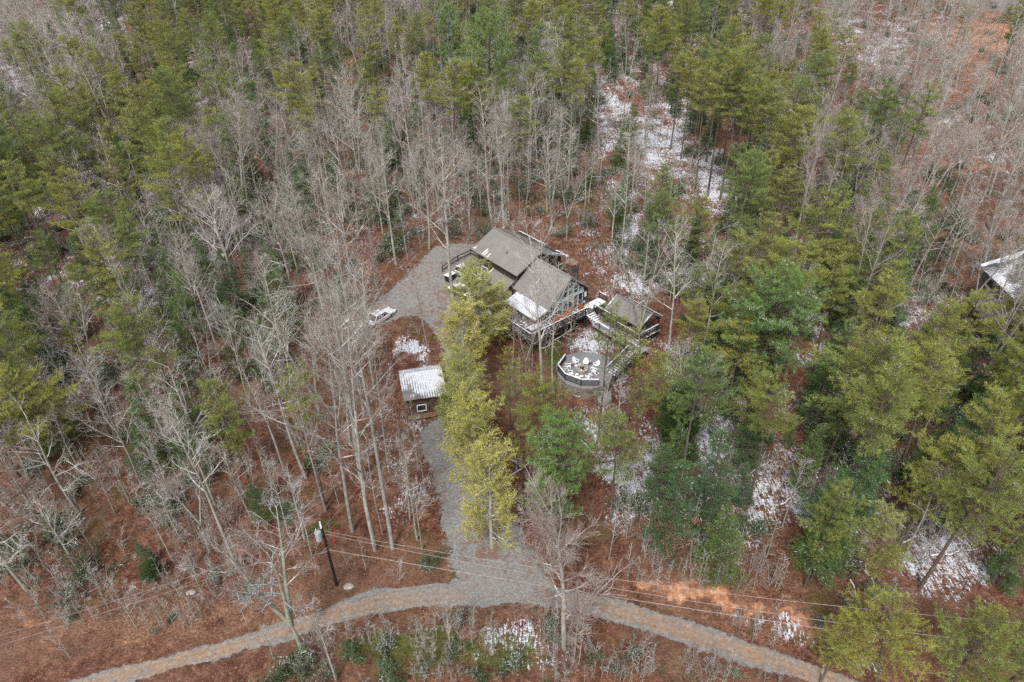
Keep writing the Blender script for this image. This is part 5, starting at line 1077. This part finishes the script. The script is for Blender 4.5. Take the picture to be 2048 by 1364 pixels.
for q in [(345, 1000, 2.6), (325, 1050, 2.4), (300, 1020, 2.2), (520, 1010, 2.2), (560, 1040, 2.0), (1195, 500, 1.5), (1170, 380, 2.4), (1120, 470, 2.2), (1090, 350, 2.4), (865, 1135, 1.6), (150, 1235, 1.8), (130, 1200, 1.6), (45, 1140, 2.4), (20, 1110, 2.6), (340, 1240, 1.0), (425, 1160, 1.2), (490, 1190, 1.0), (500, 1170, .8), (310, 1262, .8), (1690, 1090, 1.6), (1760, 1200, 1.8), (1700, 1215, 1.6), (1630, 1250, 2.0), (1010, 1330, 2.4), (900, 1310, 2.0), (760, 1300, 2.2), (700, 1320, 2.4), (1180, 1320, 2.2), (1230, 1340, 2.0), (1260, 1310, 1.5), (850, 1345, 2.0), (960, 1350, 1.8), (660, 1350, 2.2), (1470, 1350, 1.4)]:
    explicit('shrub', q[0], q[1], None, 'laurel', H=q[2] * (.6 if q[1] > 1230 else .85))
explicit('shrub', 305, 1155, None, 'cedar', H=2.6, sc_xy=2.0, label='small yellow green conical bush alone in the leaf litter')
# random fill, sorted by distance
def fill(kind, n_try, seed):
    K = KIND[kind]; r = np.random.default_rng(seed); y = 24 + 275 * r.random(n_try) ** .8; x = (r.random(n_try) * 2 - 1) * (.80 * np.hypot(y, 45) + 8)
    w = np.clip(y / 300, .1, 1)
    z = hgt(x, y); H = r.uniform(*K['h'], n_try) * np.where(r.random(n_try) < .25, .75, 1.0)
    B = np.c_[x, y, z]; px, py = proj(B + np.c_[0 * x, 0 * x, H * K['cc']]); bx, by = proj(B); tx, ty = proj(B + np.c_[0 * x, 0 * x, H])
    vis = (px > -160) & (px < 2208) & (by > -40) & (ty < 1450)
    g = grid_smooth(K['grid'], px, py) / 9.0
    if kind == 'shrub': g = g * (0.25 + 1.5 * vnoise(x, y, 9, 7))
    else: g = g * (0.55 + .9 * vnoise(x, y, 13, 5 + len(kind)))
    g = np.maximum(0, g - .05)
    lim = np.where(bx < 1500, 1150, 1260) + r.uniform(-60, 0, n_try)
    vis &= (by < lim) | (kind == 'shrub')
    if kind == 'young': g = g * np.where((px > 1250) & (py > 500), .75, 1)
    ok = vis & (r.random(n_try) < g) & base_ok(x, y)
    for fz in (.12, .3, .45, .6, .8, .97):
        qx, qy = proj(B + np.c_[0 * x, 0 * x, H * fz]); hide = in_ell(qx, qy, KEEP, 1.0 if kind == 'bare' else 1.12)
        if kind == 'bare': hide = (hide & (r.random(n_try) < (.8 if fz > .3 else .95))) | in_ell(qx, qy, [(757, 612, 40, 30)])
        ok &= ~hide
        if kind in ('pine', 'young') and fz > .35:
            s = in_ell(qx, qy, KEEP_SOFT); ok &= ~(s & (r.random(n_try) < .93))
            on = np.zeros(n_try, bool)
            for P_ in (ROAD, DRIVE): on |= in_poly(qx, qy, P_)
            ok &= ~on
        elif kind == 'bare' and fz > .5:
            ok &= ~(in_ell(qx, qy, KEEP_SOFT) & (r.random(n_try) < .35))
            on = in_poly(qx, qy, ROAD) | in_poly(qx, qy, DRIVE); ok &= ~(on & (r.random(n_try) < .75))
    idx = np.where(ok)[0]; cell = {}; sp = K['sp']; out = []
    def clash(p, s):
        ci, cj = int(p[0] // 4), int(p[1] // 4)
        for a in range(ci - 1, ci + 2):
            for b_ in range(cj - 1, cj + 2):
                for q in cell.get((a, b_), ()):
                    if (q[0] - p[0]) ** 2 + (q[1] - p[1]) ** 2 < s * s: return True
        return False
    for e in PLACED[kind]: cell.setdefault((int(e['b'][0] // 4), int(e['b'][1] // 4)), []).append(e['b'])
    for i in idx:
        if clash(B[i], sp * (1 + .25 * (y[i] > 140)) * (.85 if kind == 'pine' and px[i] > 1250 else 1)): continue
        cell.setdefault((int(B[i][0] // 4), int(B[i][1] // 4)), []).append(B[i]); out.append(i)
    for i in out:
        key = K['keys'][int(r.integers(len(K['keys'])))]; hh = H[i]
        if kind == 'bare' and key == 'slender': hh *= .62
        if kind == 'bare' and key == 'spreading': hh *= .8
        pi = int(r.choice([7, 8, 1, 7])) if kind == 'pine' and px[i] > 850 and py[i] < 430 else (int(r.choice([0, 1, 2, 3, 4, 5, 7, 8])) if kind == 'pine' else None)
        if kind == 'bare' and px[i] > 1480 and py[i] < 560 and r.random() < .65:
            if key == 'tall': pi = 5
            elif key == 'forked': pi = 2
            elif key == 'slender': pi = 0
        if pi in (7, 8): hh *= 1.15
        PLACED[kind].append(dict(b=B[i], H=hh, key=key, pi=pi, rz=r.uniform(0, 6.28), xy=r.uniform(.85, 1.2), label=None, ex=False))
fill('pine', 11000, 1); fill('bare', 20000, 2); fill('young', 9000, 3); fill('shrub', 7000, 4)
# extra clear-view pruning near the camera: nothing so near that it blocks the picture
# ------------------------------------------------------------------ labels that single each plant out
LM = [('house', 1060, 560), ('parked white sedan', 755, 612), ('small shed', 843, 775), ('fire pit terrace', 1165, 740), ('garden pavilion', 1265, 620), ('utility pole', 662, 1110), ('road junction', 1000, 1190), ('clay bank', 1430, 1200), ('snow streaked house', 2000, 560),
      ('snowy clearing', 1320, 290), ('orange budding tree', 710, 150), ('big round pine', 1510, 650), ('top left corner', 0, 0), ('top edge centre', 1000, 0), ('top right corner', 2048, 0), ('left edge middle', 0, 640), ('bottom left corner', 0, 1364), ('bottom right corner', 2048, 1364), ('right edge, lower half', 2048, 900), ('columnar cedar', 1352, 850), ('isolated upper left pine', 112, 110), ('lower road bend', 450, 1290), ('drive mouth', 860, 1080), ('upper right clay slope', 1900, 330)]
LMX = np.array([(a, b) for _, a, b in LM], float)
def direction(dx, dy):
    a = math.degrees(math.atan2(-dy, dx)) % 360
    return ['right of', 'up right from', 'above', 'up left from', 'left of', 'down left from', 'below', 'down right from'][int(((a + 22.5) % 360) // 45)]
TENS = ['', '', 'twenty', 'thirty', 'forty']
def ordinal(i):
    if i < 20: return ordi[i]
    t_, u_ = divmod(i + 1, 10); return (TENS[t_] + ' ' + ordi[u_ - 1]) if u_ else TENS[t_][:-1] + 'ieth'
def label_all(objs, noun):
    """objs: list of (object, look word, px, py). Nearest landmark, direction, then order outwards from it."""
    buckets = {}
    for o, look, x, y in objs:
        if o.get('label'): continue
        k = int(np.argmin((LMX[:, 0] - x) ** 2 + (LMX[:, 1] - y) ** 2)); dx, dy = x - LMX[k, 0], y - LMX[k, 1]
        buckets.setdefault((look, k, direction(dx, dy)), []).append((math.hypot(dx, dy), o))
    for (look, k, dr), L_ in buckets.items():
        L_.sort(key=lambda q: q[0])
        for i, (_, o) in enumerate(L_):
            s = f"{look} {noun} {dr} the {LM[k][0]}"
            if len(L_) > 1: s += ', ' + ordinal(i) + ' going outward'
            o['label'] = s
LOOK = {'tall': ['tall grey-brown', 'tall high-crowned', 'tall narrow', 'tall lichen-grey', 'tall full-crowned', 'tall reddish', 'tall loose-crowned'], 'forked': ['twin-stemmed', 'many-stemmed', 'forked reddish-twigged'], 'spreading': ['wide spreading', 'low drooping'], 'slender': ['slender reddish', 'slender grey', 'slender pale'], 'broom': ['broad'], 'broken': ['broken'], 'budding': ['orange'], 'brush': ['short grey', 'short reddish', 'thin pale'],
        'pine': ['olive', 'sparse-crowned', 'broad-crowned', 'high-crowned', 'deep-crowned', 'wide olive', 'thin', 'long-trunked', 'slim long-trunked'], 'young': ['dark conical', 'slim dark', 'broad dark', 'ragged dark'], 'laurel': ['snow-flecked', 'large snow-flecked', 'small snow-flecked'], 'beech': ['tall orange-brown', 'low orange-brown'], 'cedar': ['columnar'], 'golden': ['golden'] * 3, 'round': ['round'] * 2}
OBJN = {'pine': ('pine_tree', 'pine tree', 'tree', 'olive green pines of the wood'), 'bare': ('bare_tree', 'bare tree', 'tree', 'bare trees of the wood'), 'young': ('young_evergreen', 'young evergreen', 'tree', 'young evergreens under the trees'), 'shrub': ('evergreen_shrub', 'evergreen shrub', 'shrub', 'snow flecked shrubs on the forest floor'),
        'golden': ('golden_tree', 'tree', 'tree', 'golden green trees along the drive'), 'round': ('round_pine', 'pine', 'tree', 'round crowned pines'), 'cedar': ('columnar_cedar', 'cedar', 'tree', None), 'beech': ('copper_beech_sapling', 'young beech keeping its dead leaves', 'tree', 'young beeches with dead leaves'), 'feature': ('bare_tree', 'tree', 'tree', 'bare trees of the wood')}
PARTN = {'laurel': ('stems', 'foliage'), 'beech': ('stems', 'foliage')}
def make_plant(kind, e, protos={}):
    nm, noun, cat, grp = OBJN[kind]; pr = PROTO[e['key']]; pi = e['pi'] if e['pi'] is not None else int(rng.integers(len(pr))); pi = min(pi, len(pr) - 1); H0, tr, cr = pr[pi]
    o = bpy.data.objects.new(nm, None); col.objects.link(o); o.location = e['b']; o.empty_display_size = .3; s = e['H'] / H0; sxy = (s if s < 1.05 or kind != 'bare' else 1.05 + (s - 1.05) * .3) * e['xy'] * (.9 if kind == 'bare' else 1)
    o.rotation_euler = (rng.normal() * .02, rng.normal() * .02, e['rz']); o.scale = (sxy, sxy, s); tag(o, e['label'], cat, grp)
    n1, n2 = PARTN.get(e['key'], ('trunk', 'branches' if kind in ('bare', 'feature') else 'crown'))
    for n_, me in ((n1, tr), (n2, cr)):
        c = bpy.data.objects.new(n_, me); col.objects.link(c); c.parent = o
    px, py = proj(np.array(e['b']) + [0, 0, e['H'] * (.7 if kind in ('pine', 'bare') else .5)])
    return (o, LOOK[e['key']][min(pi, len(LOOK[e['key']]) - 1)], float(px), float(py))
FAR_SETS = {}
COUNTS = {}
for kind in PLACED:
    L_ = PLACED[kind]; cap = {'bare': 290, 'pine': 295, 'young': 295, 'shrub': 230}.get(kind, 50)
    for e in L_: e['d'] = np.linalg.norm(np.array(e['b']) - CP) / e['H'] - (1000 if e['ex'] else 0)
    L_.sort(key=lambda e: e['d']); near, far = L_[:cap], L_[cap:]
    label_all([make_plant(kind, e) for e in near], OBJN[kind][1]); FAR_SETS[kind] = far; COUNTS[kind] = (len(near), len(far))
print('PLACED', COUNTS)
# ------------------------------------------------------------------ masses nobody could count: the rest of the far wood, and the brush under the trees
def joined(name, pr):
    """trunk and crown meshes of a prototype as one mesh object outside the scene"""
    H0, tr, cr = pr; import bmesh
    me = bpy.data.meshes.new(name); mats = list(tr.materials) + [m for m in cr.materials]
    def arr(m):
        v = np.empty(len(m.vertices) * 3, np.float32); m.vertices.foreach_get('co', v); l = np.empty(len(m.loops), np.int32); m.loops.foreach_get('vertex_index', l)
        mi = np.empty(len(m.polygons), np.int32); m.polygons.foreach_get('material_index', mi); va = np.zeros(len(m.polygons), np.float32)
        if 'var' in m.attributes: m.attributes['var'].data.foreach_get('value', va)
        return v.reshape(-1, 3), l.reshape(-1, 4), mi, va
    a, b = arr(tr), arr(cr)
    return fast_mesh(name, np.vstack([a[0], b[0]]), np.vstack([a[1], b[1] + len(a[0])]), mats, mi=np.r_[a[2], b[2] + len(tr.materials)], var=np.r_[a[3], b[3]])
def mass(name, label, cat, pts, protos, kind='stuff'):
    """one object: points carrying a prototype number, a turn and a size; geometry nodes set the plants on them"""
    if not len(pts): return
    coll = bpy.data.collections.new(name + '_sources'); coll.use_fake_user = True
    for i, pr in enumerate(protos):
        o = bpy.data.objects.new(f'{name}_source_{i:02d}', joined(name + '_plant', pr)); coll.objects.link(o)
    me = bpy.data.meshes.new(name); P = np.array([p[0] for p in pts], np.float32); me.vertices.add(len(P)); me.vertices.foreach_set('co', P.ravel()); me.update()
    for nm, typ, vals in (('pick', 'INT', [p[1] for p in pts]), ('turn', 'FLOAT', [p[2] for p in pts]), ('size', 'FLOAT', [p[3] for p in pts])):
        a = me.attributes.new(nm, typ, 'POINT'); a.data.foreach_set('value', np.array(vals, np.int32 if typ == 'INT' else np.float32))
    ob = bpy.data.objects.new(name, me); col.objects.link(ob); tag(ob, label, cat, None, kind)
    ng = bpy.data.node_groups.new(name + ' nodes', 'GeometryNodeTree'); ng.interface.new_socket('Geometry', in_out='INPUT', socket_type='NodeSocketGeometry'); ng.interface.new_socket('Geometry', in_out='OUTPUT', socket_type='NodeSocketGeometry')
    N = ng.nodes; gi = N.new('NodeGroupInput'); go = N.new('NodeGroupOutput'); mp = N.new('GeometryNodeMeshToPoints'); ip = N.new('GeometryNodeInstanceOnPoints'); ci = N.new('GeometryNodeCollectionInfo')
    ci.inputs['Collection'].default_value = coll; ci.inputs['Separate Children'].default_value = True; ci.inputs['Reset Children'].default_value = True; ip.inputs['Pick Instance'].default_value = True
    def at_(nm, dt): n = N.new('GeometryNodeInputNamedAttribute'); n.data_type = dt; n.inputs['Name'].default_value = nm; return n.outputs['Attribute']
    cx = N.new('ShaderNodeCombineXYZ'); l = ng.links.new
    l(gi.outputs[0], mp.inputs[0]); l(mp.outputs[0], ip.inputs['Points']); l(ci.outputs[0], ip.inputs['Instance']); l(at_('pick', 'INT'), ip.inputs['Instance Index'])
    l(at_('turn', 'FLOAT'), cx.inputs[2]); e2r = N.new('FunctionNodeEulerToRotation'); l(cx.outputs[0], e2r.inputs[0]); l(e2r.outputs[0], ip.inputs['Rotation'])
    l(at_('size', 'FLOAT'), ip.inputs['Scale']); l(ip.outputs[0], go.inputs[0])
    md = ob.modifiers.new('plants', 'NODES'); md.node_group = ng
    return ob
r = np.random.default_rng(77)
for kind, nm, lb, keys in (('pine', 'far_pine_wood', 'mass of further olive pines behind and between the nearer ones', ['pine']), ('bare', 'far_bare_wood', 'mass of further leafless grey trees over the slopes', ['tall', 'forked', 'spreading', 'slender']), ('young', 'far_undergrowth', 'mass of further dark evergreen undergrowth', ['young']), ('shrub', 'far_shrub_layer', 'further small snow flecked shrubs under the trees', ['laurel'])):
    protos = [(k, p) for k in keys for p in PROTO[k]]; pts = []
    for e in FAR_SETS[kind]:
        c = [i for i, (k, p) in enumerate(protos) if k == e['key']]; i = c[int(r.integers(len(c)))]; pts.append((e['b'], i, e['rz'], e['H'] / protos[i][1][0]))
    mass(nm, lb, 'wood', pts, [p for _, p in protos])
# brush: thin leafless saplings and briars everywhere under the trees
n = 15000; y = 24 + 270 * r.random(n) ** .75; x = (r.random(n) * 2 - 1) * (.8 * np.hypot(y, 45) + 6); z = hgt(x, y); px, py = proj(np.c_[x, y, z])
g = .16 + .8 * grid_smooth(G_BARE, px, py) / 9; g *= (.35 + 1.1 * vnoise(x, y, 7, 9)); g[(px > 1500) & (py < 520)] *= .5; g[(py > 1130)] *= .35; g[(py > 1215) & (px > 640) & (px < 1350)] *= 9.0
ok = (r.random(n) < g * .55) & base_ok(x, y, .4) & ~in_ell(px, py, [(1165, 740, 64, 60), (1400, 1200, 150, 40), (850, 775, 66, 66), (1160, 660, 90, 40)]) & ~in_poly(px, py - 12, DRIVE) & ~in_poly(px, py - 22, ROAD) & (py > -20) & (px > -60) & (px < 2110)
idx = np.where(ok)[0]; print('BRUSH', len(idx))
lo_pts = []
for k in range(620):
    q = gat(r.uniform(600, 1560), r.uniform(1232, 1372)); qx, qy = proj(q)
    if in_poly(np.array([qx]), np.array([qy]), ROAD)[0] or in_poly(np.array([qx]), np.array([qy - 14]), ROAD)[0] or vnoise(q[0], q[1], 2.5, 3) < .42: continue
    lo_pts.append((q, int(r.integers(3)), r.uniform(0, 6.28), r.uniform(.22, .6)))
for k in range(1100):
    q = gat(r.uniform(0, 560), r.uniform(930, 1260)) if k % 2 else gat(r.uniform(1250, 2048), r.uniform(930, 1190))
    if vnoise(q[0], q[1], 5, 3) > .38: lo_pts.append((q, int(r.integers(3)), r.uniform(0, 6.28), r.uniform(.3, .8)))
br = PROTO['brush'] + PROTO['slender'][1:3]
mass('underbrush', 'thin leafless saplings and briars covering the forest floor', 'underbrush', [((x[i], y[i], z[i]), int(r.choice(5, p=[.3, .3, .22, .09, .09])), r.uniform(0, 6.28), r.uniform(.35, 1.0)) for i in idx] + lo_pts, br)
# fallen logs, snow on their upper sides
M['log'] = simple('fallen log bark', (.17, .14, .12), .9, .1, var=.4, snow=.6, sscale=1.2); M['log_snow'] = simple('snow laden log', (.20, .17, .15), .9, .1, snow=.9, sscale=1.0)
LOGS = [(1490, 955, 1540, 920), (1350, 955, 1400, 925), (1205, 960, 1245, 925), (1160, 880, 1215, 930), (1690, 1100, 1770, 1190), (1765, 1180, 1740, 1205), (1860, 1112, 1950, 1100), (1900, 1020, 1940, 965), (1925, 985, 2005, 978), (1790, 1095, 1850, 1065), (1700, 1160, 1725, 1220), (1800, 1050, 1850, 1085), (1460, 1090, 1520, 1050), (1745, 1285, 1760, 1265), (1010, 960, 1060, 925), (1255, 250, 1230, 290), (1225, 155, 1245, 180), (1470, 340, 1500, 395), (1240, 285, 1195, 285), (1930, 300, 2010, 290), (1790, 140, 1830, 105), (130, 920, 190, 960), (60, 1040, 110, 1062), (590, 800, 530, 815), (1250, 1000, 1300, 1040), (1560, 1010, 1600, 985), (1740, 1060, 1790, 1075)]
lst = []
for i, (x0, y0, x1, y1) in enumerate(LOGS):
    a_, b_ = gat(x0, y0), gat(x1, y1); rr_ = random.uniform(.06, .12); d_ = b_ - a_; L_ = np.linalg.norm(d_); a0 = a_ + [0, 0, rr_ * .6]; n_ = 5
    sg = []; p = a0.copy()
    for k in range(n_):
        q = a0 + (b_ + [0, 0, rr_ * .5] - a0) * (k + 1) / n_ + np.r_[np.random.default_rng(i * 9 + k).normal(size=2) * .06, .0]; q[2] = float(hgt(q[0], q[1])) + rr_ * .6; sg.append((p - a_, q - a_, rr_ * (1 - .6 * k / n_), rr_ * (1 - .6 * (k + 1) / n_), 0)); p = q
    for k in range(5):
        f = random.uniform(.3, 1); q = (a0 - a_) + (b_ - a_) * f; sg.append((q, q + np.array([random.uniform(-1, 1), random.uniform(-1, 1), random.uniform(.1, .9)]) * 1.1, .035, .012, 1))
    o = bpy.data.objects.new('fallen_log', segs_mesh('fallen_log', sg, M['log_snow' if i % 2 else 'log'], {0: 8, 1: 4})); col.objects.link(o); o.location = a_; tag(o, None, 'log', 'fallen logs on the forest floor'); lst.append((o, ['long', 'short'][int(L_ < 5)] + ' snow lined', (x0 + x1) / 2, (y0 + y1) / 2))
label_all(lst, 'fallen log')
